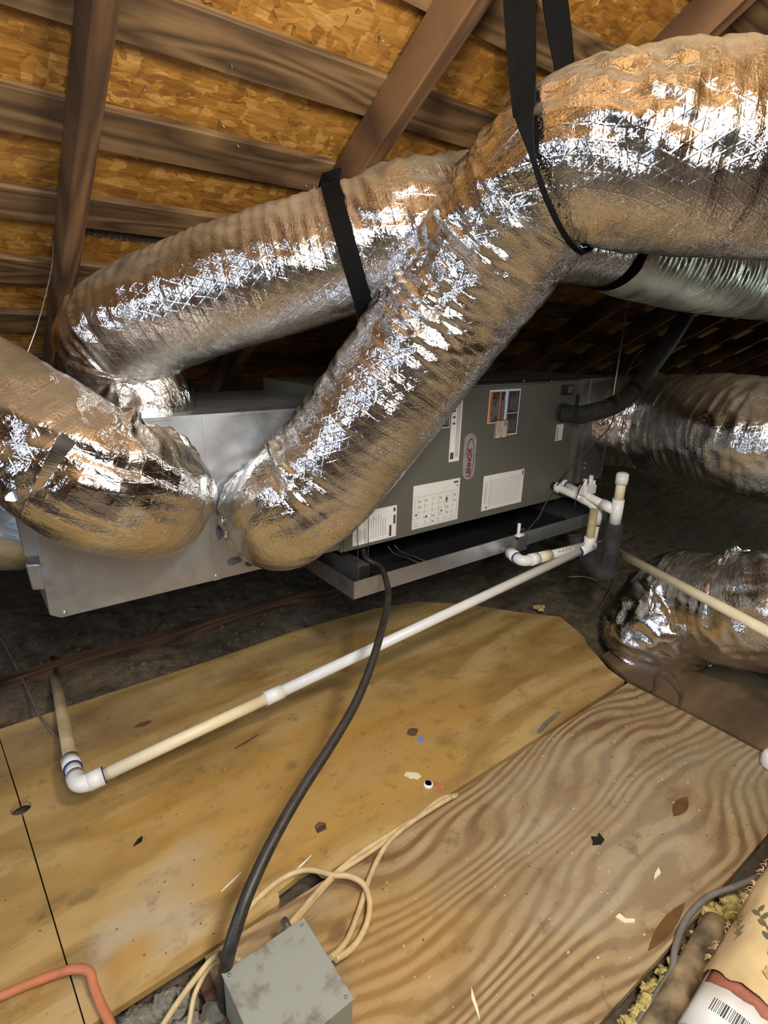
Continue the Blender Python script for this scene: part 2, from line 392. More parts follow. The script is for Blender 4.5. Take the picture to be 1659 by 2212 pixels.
# ---------------------------------------------------------------- the shell: roof, floor, walls
TH = math.radians(31.28)
RD = Vector((0, math.cos(TH), -math.sin(TH))); RN = Vector((0, math.sin(TH), math.cos(TH)))
def rp(x, t, D): return CAM + Vector((x, 0, 0)) + RD*t + RN*D       # x along the ridge, t down the slope, D from the eye to the plane
def roof_slab(bm, x0, x1, t0, t1, D0, D1):
    hexa(bm, [rp(x0,t0,D0), rp(x1,t0,D0), rp(x1,t1,D0), rp(x0,t1,D0), rp(x0,t0,D1), rp(x1,t0,D1), rp(x1,t1,D1), rp(x0,t1,D1)])
X0, X1 = -2.7, 7.5
bm = bmesh.new(); roof_slab(bm, X0, X1, -1.55, 4.7, 1.064, 1.076)
ceiling = bm_obj('ceiling', bm, M['osb']); tag(ceiling, kind='structure')
k = 0
t = .706-.243*8
while t < 4.5:
    j = 0 if .4 < t < 1.7 else random.uniform(-.012, .012)
    bm = bmesh.new(); roof_slab(bm, X0+.02, X1-.02, t+j, t+.100+j, 1.0455, 1.0635)
    bevel(bm_obj('sheathing_board', bm, M['board'], ceiling), .002, 1)
    t += .243
for i in range(-4, 12):
    xc = .289 + .601*i
    bm = bmesh.new(); roof_slab(bm, xc-.019, xc+.019, -1.5, 4.6, .95, 1.045)
    bevel(bm_obj('rafter', bm, M['rafter'], ceiling), .003, 1)
# the other side of the roof, behind the photographer
ridge = rp(0, -1.55, 1.07)
def rq(x, s, D): return Vector((x, ridge.y - s*math.cos(TH) - D*math.sin(TH), ridge.z - s*math.sin(TH) + D*math.cos(TH)))
bm = bmesh.new(); S = 5.6
hexa(bm, [rq(X0,0,0), rq(X1,0,0), rq(X1,S,0), rq(X0,S,0), rq(X0,0,.012), rq(X1,0,.012), rq(X1,S,.012), rq(X0,S,.012)])
c2 = bm_obj('ceiling_back', bm, M['osb']); tag(c2, kind='structure')
for i in range(-4, 12):
    xc = .289 + .601*i; bm = bmesh.new()
    hexa(bm, [rq(xc-.019,.05,-.115), rq(xc+.019,.05,-.115), rq(xc+.019,S,-.115), rq(xc-.019,S,-.115), rq(xc-.019,.05,-.001), rq(xc+.019,.05,-.001), rq(xc+.019,S,-.001), rq(xc-.019,S,-.001)])
    bm_obj('rafter', bm, M['rafter'], c2)
yf = (1.064 + (CH+.2)*math.cos(TH))/math.sin(TH); yb = rq(0, S, 0).y
for nm, x in (('wall_left', X0), ('wall_right', X1)):
    d = -.02 if x < 0 else .02
    pr = [(x, yb, -.2), (x, yf, -.2), (x, ridge.y, ridge.z)]
    bm = bmesh.new(); A = [bm.verts.new(p) for p in pr]; B = [bm.verts.new((p[0]+d, p[1], p[2])) for p in pr]
    bm.faces.new(A); bm.faces.new(B[::-1])
    for i in range(3): bm.faces.new((A[i], A[(i+1) % 3], B[(i+1) % 3], B[i]))
    tag(bm_obj(nm, bm, M['darkwood']), kind='structure')

# floor: loose fill between joists, plywood laid over it
def floor_h(x, y):
    return -.055 + .030*noise.noise((x*3, y*3, 1)) + .018*noise.noise((x*11, y*11, 4)) + .010*noise.noise((x*31, y*31, 7))
xs = np.concatenate([np.arange(-2.7, -.6, .15), np.arange(-.6, 3.6, .022), np.arange(3.6, 7.51, .15)])
ys = np.concatenate([np.arange(yb+.03, -.3, .2), np.arange(-.3, 2.9, .022), np.arange(2.9, yf-.05, .15)])
V = []; nx, ny = len(xs), len(ys)
for y in ys:
    for x in xs: V.append((x, y, floor_h(x, y) if y > -.4 else -.055))
F = [(j*nx+i, j*nx+i+1, (j+1)*nx+i+1, (j+1)*nx+i) for j in range(ny-1) for i in range(nx-1)]
floor = mesh_obj('floor', V, F, M['soil'], smooth=True); tag(floor, kind='structure')

def arc(cx, cy, r, a0, a1, n): return [(cx+r*math.cos(math.radians(a0+(a1-a0)*i/n)), cy+r*math.sin(math.radians(a0+(a1-a0)*i/n))) for i in range(n+1)]
seamx = lambda y: -.03 + (1.49-y)*.058
hx, hy = -.028, 1.481
A = [(seamx(.845)+.0012, .845), (.30, .8445), (.395, .845), (.402, .852), (.408, .872), (.445, .876), (.470, .880), (.505, .878), (.512, .852), (.52, .8455), (.97, .846), (1.3, .8445), (1.835, .846),
     (1.86, .93), (1.95, 1.08), (1.99, 1.12), (2.06, 1.29), (1.93, 1.44), (1.80, 1.62), (1.62, 1.78), (1.40, 1.84), (1.0, 1.872), (.6, 1.862), (.3, 1.868), (seamx(1.87)+.0012, 1.87)]
A += arc(hx, hy, .024, 86, -86, 10)
pa = poly_slab('plywood_panel', A, -.016, 0, M['ply_a'], floor); pa['label'] = 'orange plywood floor panel under the white drain pipe'
Bp = [(seamx(.60)-.0012, .60)] + arc(hx, hy, .024, -94, -266, 10) + [(seamx(1.87)-.0012, 1.87), (-1.2, 1.86), (-1.2, .6)]
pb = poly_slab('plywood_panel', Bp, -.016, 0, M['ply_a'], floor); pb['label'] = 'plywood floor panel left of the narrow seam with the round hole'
Cc = [(.225, .838), (.225, .62), (.30, .30), (.78, .285), (1.0, .275), (1.22, .267), (1.50, .258), (1.74, .262), (1.838, .30), (1.842, .56), (1.838, .834), (1.3, .836), (.8, .838), (.5, .836)]
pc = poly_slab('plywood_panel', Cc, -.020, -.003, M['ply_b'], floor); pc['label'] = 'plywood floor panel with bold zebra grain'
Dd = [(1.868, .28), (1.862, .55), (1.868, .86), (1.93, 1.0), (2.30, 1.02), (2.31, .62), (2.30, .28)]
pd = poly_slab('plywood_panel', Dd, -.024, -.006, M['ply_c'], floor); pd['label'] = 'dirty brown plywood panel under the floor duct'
for nm, cx, cy, lx, ly, rt in (('plywood_plug', *atz(1470, 1742, -.003)[:2], .05, .017, .1), ('plywood_plug', *atz(1441, 2000, -.003)[:2], 0.086, .013, .02)):
    o = poly_slab(nm, [(cx+lx*math.cos(a)*math.cos(rt)-ly*math.sin(a)*abs(math.sin(a))*math.sin(rt), cy+lx*math.cos(a)*math.sin(rt)+ly*math.sin(a)*abs(math.sin(a))*math.cos(rt)) for a in [2*math.pi*q/20 for q in range(20)]], -.012, -.0022, M['plug'], floor)
for x0, x1, y0, y1, z1 in ((-1.0, 3.4, 2.16, 2.20, .0), (.2, .245, .55, .84, -.022), (1.845, 1.866, -.2, .84, -.022), (.55, .59, -.6, .5, -.022), (1.15, 1.19, -.6, .5, -.022)):
    box('joist', x0, x1, y0, y1, -.16, z1, M['darkwood'], floor)
box('joist', 1.55, 2.6, -.12, .16, -.16, -.03, M['darkwood'], floor)

# ---------------------------------------------------------------- flexible ducts
def duct_mesh(name, ctrl, m, parent=None, seg=112, step=.006, fold=.004, rib=.0006, lump=.006, bendk=1.0, seed=0.0, crumple=(), smooth_under=.75, oval=0.0):
    """ctrl: list of (point, radius). A foil jacket round a wire helix: ribs, folds that gather on the inside of bends, dents."""
    P = catmull([(*p, r) for p, r in ctrl], 24)
    # resample evenly
    L = [0.0]
    for i in range(1, len(P)): L.append(L[-1] + float(np.linalg.norm(P[i][:3]-P[i-1][:3])))
    tot = L[-1]; nr = max(8, int(tot/step)); Q = []
    Pn = np.array(P); Ln = np.array(L)
    for i in range(nr+1):
        s = tot*i/nr; Q.append([np.interp(s, Ln, Pn[:, k]) for k in range(4)])
    path, T, Nn, Bn = frames([q[:3] for q in Q])
    T0 = T; T = [sum((T0[j] for j in range(max(0, i-5), min(nr, i+5)+1)), Vector()).normalized() for i in range(nr+1)]
    verts, uvs = [], []
    z = Vector((0, 0, 1))
    for i, p in enumerate(path):
        s = tot*i/nr; r = Q[i][3]
        k0, k1 = max(0, i-6), min(nr, i+6)
        cv = (T[k1]-T[k0]); ds = max(1e-4, tot*(k1-k0)/nr); curv = cv/ds         # points to the inside of the bend
        for k in range(seg+1):
            th = 2*math.pi*(k % seg)/seg; c, sn = math.cos(th), math.sin(th)
            d = Nn[i]*c + Bn[i]*sn
            inside = min(.5, curv.dot(d)*r)
            wz = 1 - smooth_under*max(0.0, min(1.0, -d.z*1.6+.1))
            g = fold*(1 + bendk*max(0.0, inside)*7 + bendk*min(.5, curv.length*r)*2)
            for (s0, sw, kk) in crumple: g += fold*kk*math.exp(-((s-s0)/sw)**2)
            q = (s*26+seed, c*1.7+seed, sn*1.7)
            n1 = 1-2*abs(noise.noise(q)); n2 = noise.noise((s*60+seed*2, c*3.5, sn*3.5))
            n3 = noise.noise((s*5+seed, c*1.3, sn*1.3+seed)); n4 = 1-2*abs(noise.noise((s*11+c*2.0+seed, c*4, sn*4+s*6)))
            dr = wz*(g*(.7*n1 + .4*n2 + .45*n4) + rib*math.sin(2*math.pi*s/.026+th)) + lump*n3*(.5+.5*wz)
            rr = r*(1 + oval*(c*c-.5)) + dr
            verts.append(p + d*rr); uvs.append((s, th*r if k < seg else 2*math.pi*r))
    faces = [(i*(seg+1)+k, i*(seg+1)+k+1, (i+1)*(seg+1)+k+1, (i+1)*(seg+1)+k) for i in range(nr) for k in range(seg)]
    return mesh_obj(name, verts, faces, m, parent, True, uvs), path, T, tot
def ring_part(name, c, axis, r, width, th, m, parent, seg=64, wob=.002, seed=0):
    axis = Vector(axis).normalized(); u = axis.orthogonal().normalized(); v = axis.cross(u)
    bm = bmesh.new(); R = []
    for (a, rr) in ((-width/2, r), (-width/2, r+th), (width/2, r+th), (width/2, r)):
        R.append([bm.verts.new(Vector(c)+axis*a+(u*math.cos(2*math.pi*k/seg)+v*math.sin(2*math.pi*k/seg))*(rr+wob*noise.noise((k*.7, a*90, seed)))) for k in range(seg)])
    for j in range(4):
        for k in range(seg):
            f = bm.faces.new((R[j][k], R[j][(k+1) % seg], R[(j+1) % 4][(k+1) % seg], R[(j+1) % 4][k])); f.smooth = False
    return bm_obj(name, bm, m, parent)

PY = 1.42                                         # front of plenum and air handler
# a: duct from the left onto the plenum front
a0 = aty(318, 1048, PY)
ctrl = [(a0+Vector((0, .015, 0)), .124), (a0+Vector((-.015, -.085, -.012)), .138), (at(285, 1062, 1.22), .140), (at(200, 1035, 1.15), .142), (at(95, 965, 1.13), .142), (at(0, 903, 1.14), .142), (at(-130, 822, 1.16), .142), (at(-330, 700, 1.2), .142)]
t_a = empty('flexible_duct'); tag(t_a, 'foil flexible duct entering from the left frame edge, elbowing onto the plenum front', 'duct')
duct_mesh('foil_jacket', ctrl, M['foil'], t_a, seed=3.1, fold=.0055, bendk=1.2, lump=.005)
ring_part('collar', a0+Vector((0, -.012, 0)), (0, 1, 0), .131, .03, .004, M['tape'], t_a)
# loose tape flap hanging off duct a
# b: duct off the plenum top, up under the rafters and away to the right
b0 = Vector((.435, 1.60, 1.007))
ctrl = [(b0-Vector((0, 0, .03)), .112), (b0+Vector((-.004, 0, .035)), .116), (at(283, 836, 1.495), .122), (at(248, 795, 1.47), .130), (at(258, 735, 1.43), .136), (at(340, 682, 1.37), .138), (at(470, 632, 1.325), .138), (at(600, 590, 1.30), .138), (at(755, 545, 1.29), .134), (at(910, 495, 1.28), .138), (at(1100, 480, 1.39), .138), (at(1290, 520, 1.60), .122), (at(1320, 526, 1.64), .112)]
ctrl2 = [(at(1312, 526, 1.63), .100), (at(1345, 540, 1.68), .128), (at(1500, 578, 1.92), .142), (at(1659, 606, 2.25), .150), (at(1850, 640, 3.0), .15)]
t_b = empty('flexible_duct'); tag(t_b, 'long foil flexible duct rising off the plenum top and passing behind the diagonal duct', 'duct')
_, bpath, bT, btot = duct_mesh('foil_jacket', ctrl, M['foil_dusty'], t_b, seed=11.7, fold=.004, bendk=1.3, rib=.0009)
o, bpath2, bT2, _ = duct_mesh('foil_jacket', ctrl2, M['foil_dull'], t_b, seed=13.1, fold=.003, rib=.0012); o['label'] = 'duller greenish silver length right of the small black band'
# c: diagonal duct from the plenum front up to the strap and on to the right
c0 = aty(572, 1108, PY)
ctrl = [(c0+Vector((0, .015, 0)), .132), (c0+Vector((.005, -.075, .0)), .142), (at(625, 1094, 1.44), .148), (at(700, 1035, 1.40), .148), (at(820, 875, 1.315), .147), (at(965, 682, 1.235), .146), (at(1075, 530, 1.12), .142), (at(1150, 430, 1.04), .138), (at(1212, 365, .985), .128), (at(1310, 342, .955), .138), (at(1410, 338, .94), .147), (at(1530, 340, .93), .150), (at(1659, 345, .925), .150), (at(1850, 345, .91), .154)]
t_c = empty('flexible_duct'); tag(t_c, 'thick foil flexible duct climbing diagonally across the unit, slung in the upper right strap', 'duct')
_, cpath, cT, ctot = duct_mesh('foil_jacket', ctrl, M['foil'], t_c, seed=23.3, fold=.0042, bendk=1.2, crumple=((1.02, .10, 2.2), (1.35, .15, .8)))
ring_part('collar', c0+Vector((0, -.012, 0)), (0, 1, 0), .135, .03, .004, M['tape'], t_c, seed=8)
# f: return duct right of the unit
f0 = Vector((2.50, 1.66, .83))
ctrl = [(f0, .215), (at(1400, 915, 2.72), .222), (at(1480, 925, 2.52), .235), (at(1570, 938, 2.32), .238), (at(1659, 952, 2.18), .238), (at(1800, 975, 2.05), .24)]
t_f = empty('flexible_duct'); tag(t_f, 'wide foil return duct joined to the right end of the unit, in shadow', 'duct')
duct_mesh('foil_jacket', ctrl, M['foil'], t_f, seed=31.9, fold=.005, bendk=1.5, lump=.016, smooth_under=.5)
ring_part('collar', f0+Vector((.012, 0, 0)), (1, -.2, 0), .217, .03, .004, M['tape'], t_f, seed=9)
# g: elbow of duct lying on the floor at the right
g0 = atz(1478, 1462, 0.0)
ctrl = [(Vector((g0.x+.10, g0.y+.20, -.03)), .18), (Vector((g0.x+.12, g0.y+.18, .09)), .195), (Vector((g0.x+.19, g0.y+.12, .205)), .20), (at(1605, 1322, 2.02), .20), (at(1715, 1315, 1.90), .20), (at(1900, 1335, 1.82), .20)]
t_g = empty('flexible_duct'); tag(t_g, 'crumpled foil duct elbow sitting on the floor at the right edge', 'duct')
duct_mesh('foil_jacket', ctrl, M['foil_clean'], t_g, seed=47.0, fold=.0045, bendk=1.8, lump=.010, smooth_under=.2)
# small dim duct behind the plenum's left end
ctrl = [(at(-160, 1090, 1.75), .12), (at(-40, 1130, 1.72), .12), (at(20, 1150, 1.75), .118), (at(58, 1150, 1.9), .11)]
t_h = empty('flexible_duct'); tag(t_h, 'dim foil duct end seen under the left duct beside the plenum corner', 'duct')
duct_mesh('foil_jacket', ctrl, M['foil_dull'], t_h, seed=53.0)

# foil tape tails
def ribbon(name, pts, dirs, width, th, m, parent=None, n=8):
    C = catmull(pts, n); D = catmull(dirs, n); W = catmull([(x, 0, 0) for x in width], n) if isinstance(width, (list, tuple)) else None
    path, T, _, _ = frames(C); bm = bmesh.new(); R = []
    for i, p in enumerate(path):
        d = Vector(D[i]).normalized(); d = (d - T[i]*d.dot(T[i])).normalized(); nn = T[i].cross(d); wd = W[i][0] if W else width
        R.append([bm.verts.new(p+d*wd/2*sx+nn*th/2*sy) for sx, sy in ((-1, -1), (1, -1), (1, 1), (-1, 1))])
    for i in range(len(R)-1):
        for k in range(4): bm.faces.new((R[i][k], R[i][(k+1) % 4], R[i+1][(k+1) % 4], R[i+1][k]))
    bm.faces.new(R[0][::-1]); bm.faces.new(R[-1])
    return bm_obj(name, bm, m, parent)
ribbon('tape_strip', [at(150, 945, 1.0), at(120, 985, .985), at(95, 1030, .98), at(72, 1062, .985), at(30, 1072, .985), at(12, 1078, .985)], [(1, .3, .3)]*4+[(.2, .3, 1)]*2, [.03, .026, .022, .02, .018, .006], .0012, M['tape'], t_a)
ribbon('tape_strip', [at(232, 1010, 1.05), at(214, 1050, 1.03), at(203, 1078, 1.03)], [(1, .3, .3)]*3, [.024, .02, .014], .0012, M['tape'], t_a)

ribbon('band_strap', *(lambda c, r: ([bpath2[3] + (bT2[3].orthogonal().normalized()*math.cos(2*math.pi*k/24)+bT2[3].cross(bT2[3].orthogonal().normalized())*math.sin(2*math.pi*k/24))*r for k in range(25)], [bT2[3]]*25))(0, .122), .040, .003, M['strap'], t_b, n=2)
# straps
def hoop(path, T, s_i, r, off, n=40, a0=0, a1=360):
    c = path[s_i]; ax = T[s_i]; up = (Vector((0, 0, 1))-ax*ax.z).normalized(); sd = ax.cross(up)
    return [c + (up*math.cos(math.radians(a0+(a1-a0)*k/n)) + sd*math.sin(math.radians(a0+(a1-a0)*k/n)))*(r+off) for k in range(n+1)], ax
def near(path, q): return min(range(len(path)), key=lambda i: (path[i]-q).length)
ib = near(bpath, at(755, 545, 1.29))
top = rp(.862, 1.25, .948)
H, ax = hoop(bpath, bT, ib, .134, .019, 30, 25, 325)
pts = [top+Vector((.02, -.02, .0))] + H + [top+Vector((-.02, -.02, 0))]
sb = ribbon('hanging_strap', pts, [ax]*len(pts), .040, .003, M['strap'], n=3)
tag(sb, 'black webbing strap holding the duct under the middle rafter', 'strap')
ic = near(cpath, at(1205, 362, .975))
H, ax = hoop(cpath, cT, ic, .137, .011, 30, 60, 300)
if (H[0]-CAM).dot(FWD) > (H[-1]-CAM).dot(FWD): H = H[::-1]
topf = at(1150, -60, .985); topb = at(1205, -60, 1.03)
topf = topf + RN*(1.043-(topf-CAM).dot(RN)); topb = topb + RN*(1.043-(topb-CAM).dot(RN))
pts = [topf, topf*.5+H[0]*.5] + H + [H[-1]*.45+topb*.55, topb]
dirs = [RIGHT, RIGHT*.8+ax*.2] + [ax]*len(H) + [RIGHT, RIGHT]
nH = len(H)
wid = [.060, .052] + [.040 - .031*min(1, k/(nH*.14)) if k < nH*.5 else .012 for k in range(nH)] + [.045, .05]
st = ribbon('hanging_strap', pts, dirs, wid, .003, M['strap'], n=3)
tag(st, 'wide black webbing strap hanging from the roof and pinching the big upper right duct', 'strap')

# ---------------------------------------------------------------- supply plenum
def quad(name, c, mat_, parent, d=.0006):
    """thin sheet on four corner points"""
    c = [Vector(p) for p in c]; nrm = (c[1]-c[0]).cross(c[3]-c[0]).normalized()
    bm = bmesh.new(); hexa(bm, [*c, *[p+nrm*d for p in c]]); return bm_obj(name, bm, mat_, parent)
tp = empty('supply_plenum'); tag(tp, 'galvanized sheet metal plenum box at the left end of the air handler', 'plenum')
pts = [(.106, -.700+CH+.062), (.128, CH-.680), (.935, CH-.684), (.935, CH-.214), (.100, CH-.214)]
pts = [(.107, CH-.666), (.129, CH-.680), (.935, CH-.682), (.935, CH-.215), (.104, CH-.215)]
bm = bmesh.new(); A = [bm.verts.new((x, PY, z)) for x, z in pts]; B = [bm.verts.new((x, 1.95, z)) for x, z in pts]
bm.faces.new(A); bm.faces.new(B[::-1])
for i in range(5): bm.faces.new((A[i], A[(i+1) % 5], B[(i+1) % 5], B[i]))
bevel(bm_obj('body', bm, M['galv'], tp), .002, 1)
box('seam', .509, .5115, PY-.0022, PY+.002, CH-.681, CH-.216, M['galv'], tp)
box('seam', .5115, .531, PY-.0010, PY+.002, CH-.681, CH-.216, M['galv'], tp)
box('top_flange', .11, .934, PY-.003, PY+.0005, CH-.2215, CH-.2125, M['galv'], tp)
for x, z in ((.138, CH-.668), (.517, CH-.668)):
    bm = bmesh.new(); ball_bm(bm, (x, PY-.002, z), .0045, 10, 6); bm_obj('screw', bm, M['steel'], tp, True)
for z0, z1, dx in ((CH-.515, CH-.40, .0), (CH-.60, CH-.535, .004)):
    bm = bmesh.new(); hexa(bm, [(.078+dx, 1.436, z0), (.108, 1.424, z0), (.108, 1.446, z0), (.080+dx, 1.456, z0), (.074+dx, 1.436, z1), (.106, 1.424, z1), (.106, 1.446, z1), (.076+dx, 1.456, z1)])
    bevel(bm_obj('drive_cleat', bm, M['galv'], tp), .003, 1)
# mastic smears beside the collar
# ---------------------------------------------------------------- air handler
UX0, UX1, UZ0, UZ1, UB = .942, 2.205, CH-.697, CH-.171, 1.955
ah = empty('air_handler'); tag(ah, 'olive grey horizontal air handler cabinet with paper labels and oval badge', 'air handler')
bevel(box('cabinet', UX0, UX1, PY+.004, UB, UZ0, UZ1, M['lennox_edge'], ah), .004)
bevel(box('access_panel', UX0+.006, 1.885, PY-.004, PY+.006, UZ0+.004, UZ1-.006, M['lennox'], ah), .003)
bevel(box('coil_panel', 1.888, UX1-.045, PY-.004, PY+.006, UZ0+.004, UZ1-.006, M['lennox'], ah), .003)
bevel(box('corner_post', UX1-.043, UX1, PY-.002, PY+.03, UZ0, UZ1, M['lennox_edge'], ah), .003)
bevel(box('top_rail', UX0+.1, UX1-.02, PY+.0, PY+.03, UZ1, UZ1+.006, M['black'], ah), .001, 1)
FY = PY-.0046
def fp(x, y, off=0): p = aty(x, y, FY-off); return p
def sheet(name, corners, m, d=.0007):     # corners in the photo order: top-left, top-right, bottom-right, bottom-left
    tl, tr, br, bl = [fp(*c) for c in corners]
    x0, x1 = (tl.x+bl.x)/2, (tr.x+br.x)/2; z0, z1 = (bl.z+br.z)/2, (tl.z+tr.z)/2
    o = box(name, x0, x1, FY-d, FY, z0, z1, m, ah); return o, x0, x1, z0, z1
def marks(parent, rects, m, x0, x1, z0, z1, d=.0007, name='print'):
    bm = bmesh.new()
    for u0, u1, v0, v1 in rects:
        box_bm(bm, x0+(x1-x0)*u0, x0+(x1-x0)*u1, FY-d-.0004, FY-d+.0001, z0+(z1-z0)*v0, z0+(z1-z0)*v1)
    o = bm_obj(name, bm, m, parent)
    if len(rects) > 1: o['kind'] = 'stuff'
    return o
rnd = random.Random(3)
# rating sheet, printed sideways
o, *q = sheet('rating_sheet', [(762, 1112), (856, 1089), (856, 1157), (762, 1181)], M['paper']); o['label'] = 'white printed sheet at the lower left corner of the cabinet'
marks(o, [(.40+.055*i, .412+.055*i, .12, .12+rnd.uniform(.55, .78)) for i in range(7)], M['ink_soft'], *q)
marks(o, [(.05+.03*i, .062+.03*i, .05+.1*rnd.random(), .3+.25*rnd.random()) for i in range(9)], M['ink_soft'], *q)
marks(o, [(.83, .885, .05, .40), (.925, .975, .42, .70), (.92, .97, .82, .93)], M['ink'], *q)
# wiring diagram
o, *q = sheet('wiring_diagram', [(892, 1052), (992, 1031), (990, 1119), (890, 1146)], M['paper']); o['label'] = 'white wiring diagram sheet in the middle of the cabinet'
R_ = []
for i in range(6):
    for j in range(5):
        u, v = .08+.15*i+rnd.uniform(0, .03), .06+.13*j
        R_ += [(u, u+.006, v, v+.10), (u, u+.07, v+.05, v+.056)]
        if rnd.random() < .6: R_.append((u+.03, u+.06, v+.02, v+.05))
R_ += [(.04, .96, .73, .735), (.04, .045, .05, .73), (.955, .96, .05, .73), (.04, .96, .05, .055)]
marks(o, R_, M['ink_soft'], *q)
marks(o, [(.86, .96, .90, .945), (.93, .96, .82, .85), (.70, .74, .52, .60), (.06, .10, .30, .34), (.60, .63, .28, .32), (.28, .31, .22, .27)], M['ink'], *q)
# parts sheet
o, *q = sheet('instruction_sheet', [(1044, 1029), (1131, 1013), (1127, 1083), (1040, 1105)], M['paper']); o['label'] = 'white instruction sheet at the lower right of the cabinet'
marks(o, [(.17, .93, .12+.055*i, .128+.055*i) for i in range(14)], M['ink_soft'], *q)
marks(o, [(.055, .062, .2, .85), (.085, .092, .2, .8), (.16, .165, .1, .92)], M['ink_soft'], *q)
marks(o, [(.95, .98, .84, .96), (.09, .13, .06, .10)], M['ink'], *q)
# tall strip
o, *q = sheet('rating_strip', [(977, 850), (999, 847), (993, 995), (970, 998)], M['paper']); o['label'] = 'tall narrow white label strip left of the badge'
marks(o, [(.55+.12*i, .60+.12*i, .06, .95) for i in range(3)], M['ink_soft'], *q)
marks(o, [(.15, .38, .55+.09*i, .58+.09*i) for i in range(5)]+[(.1, .42, .04, .14)], M['ink'], *q)
# warning decals
def warning(c):
    o, *q = sheet('warning_decal', c, M['paper'])
    x0, x1, z0, z1 = q
    bm = bmesh.new(); box_bm(bm, x0+(x1-x0)*.585, x1, FY-.0007, FY, z0, z1); box_bm(bm, x0, x0+(x1-x0)*.585, FY-.0007, FY, z0+(z1-z0)*.30, z1)
    me = bpy.data.meshes.new('warning_decal'); bm.to_mesh(me); bm.free(); me.materials.append(M['paper']); o.data = me
    marks(o, [(.035, .50, .32, .955), (.62, .965, .03, .955)], M['decal_dark'], *q)
    marks(o, [(.02, .09, .31, .96), (.32, .37, .31, .96)], M['orange'], *q, d=.0011, name='orange_band')
    marks(o, [(.60, .64, .02, .96)], M['blue'], *q, d=.0011, name='blue_band')
    marks(o, [(.62, .965, .475, .49), (.02, .5, .30, .315)], M['paper'], *q, d=.0012, name='border')
    marks(o, [(.12+.025*i, .13+.025*i, .36+.1*rnd.random(), .62+.3*rnd.random()) for i in range(8)]+[(.40+.025*i, .41+.025*i, .36, .6+.3*rnd.random()) for i in range(5)]+[(.68+.045*i, .69+.045*i, .54, .75+.18*rnd.random()) for i in range(6)]+[(.68+.045*i, .69+.045*i, .08, .3+.12*rnd.random()) for i in range(6)], M['ink_soft'], *q, d=.0011, name='text_lines')
    return o
o = warning([(1057, 844), (1124, 838), (1117, 937), (1051, 946)]); o['label'] = 'dark warning decal with orange and blue bands'
o = warning([(930, 856), (975, 850), (971, 922), (925, 930)]); o['label'] = 'dark warning decal half hidden behind the diagonal duct'
o, *q = sheet('service_sticker', [(1070, 909), (1097, 905), (1094, 945), (1067, 949)], M['paper_warm'], .0026); o['label'] = 'small white sticker with red edge'
marks(o, [(0, 1, .96, 1), (0, 1, 0, .04), (0, .04, 0, 1), (.96, 1, 0, 1)], M['red'], *q, d=.0026)
marks(o, [(.2, .25, .2, .8), (.35, .4, .3, .9), (.66, .92, .66, .9), (.5, .55, .2, .5), (.42, .6, .06, .16)], M['ink_soft'], *q, d=.0026, name='text_lines')
o, *q = sheet('serial_sticker', [(1202, 918), (1217, 915), (1214, 950), (1199, 953)], M['paper']); o['label'] = 'little white sticker below the black pipe grommet'
marks(o, [(.2, .28, .2, .8), (.15, .3, .08, .16)], M['ink'], *q)
# oval badge with the name
bl, tr = fp(1003, 1034), fp(1021, 937)
bx, bz, bw, bh = (fp(1000, 985).x+fp(1025, 985).x)/2, (fp(1012, 936).z+fp(1012, 1035).z)/2, (fp(1025, 985).x-fp(1000, 985).x), fp(1012, 936).z-fp(1012, 1035).z
def pill(w_, h_, y0, y1, n=12):
    r = w_/2; pr = [(bx+r*math.cos(math.pi*k/n), bz+h_/2-r+r*math.sin(math.pi*k/n)) for k in range(n+1)] + [(bx-r*math.cos(math.pi*k/n), bz-h_/2+r-r*math.sin(math.pi*k/n)) for k in range(n+1)]
    bm = bmesh.new(); A = [bm.verts.new((x, y0, z)) for x, z in pr]; B = [bm.verts.new((x, y1, z)) for x, z in pr]
    bm.faces.new(A); bm.faces.new(B[::-1])
    for i in range(len(A)): bm.faces.new((A[i], A[(i+1) % len(A)], B[(i+1) % len(A)], B[i]))
    return bm
bd = bm_obj('badge', pill(bw, bh, FY-.006, FY), M['badge'], ah); bevel(bd, .0015); bd['label'] = 'grey oval brand badge with dark red lettering'
fc = bpy.data.curves.new('lettering', 'FONT'); fc.body = 'LENNOX'; fc.size = bw*.60; fc.shear = 0.0; fc.extrude = .0006; fc.align_x = 'CENTER'; fc.align_y = 'CENTER'; fc.space_character = 1.0; fc.offset = .0011
tmp = bpy.data.objects.new('t', fc); COL.objects.link(tmp); dg = bpy.context.evaluated_depsgraph_get(); dg.update()
lm = bpy.data.meshes.new_from_object(tmp.evaluated_get(dg)); bpy.data.objects.remove(tmp)
def text_part(lm, cx, cz, y, m, parent, length, name='lettering', up=True):
    co = [v.co.copy() for v in lm.vertices]; xx = [c.x for c in co]; k = length/(max(xx)-min(xx)); mid = (max(xx)+min(xx))/2
    for v, c in zip(lm.vertices, co): v.co = (cx - c.y*k*1.15, y - c.z, cz + (c.x-mid)*k)
    lm.materials.clear(); lm.materials.append(m); o = bpy.data.objects.new(name, lm); COL.objects.link(o); o.parent = parent; return o
text_part(lm, bx-bw*.02, bz-bh*.12, FY-.0064, M['red'], bd, bh*.62)
bm = bmesh.new(); n = 28                              # the swoosh ring over the name
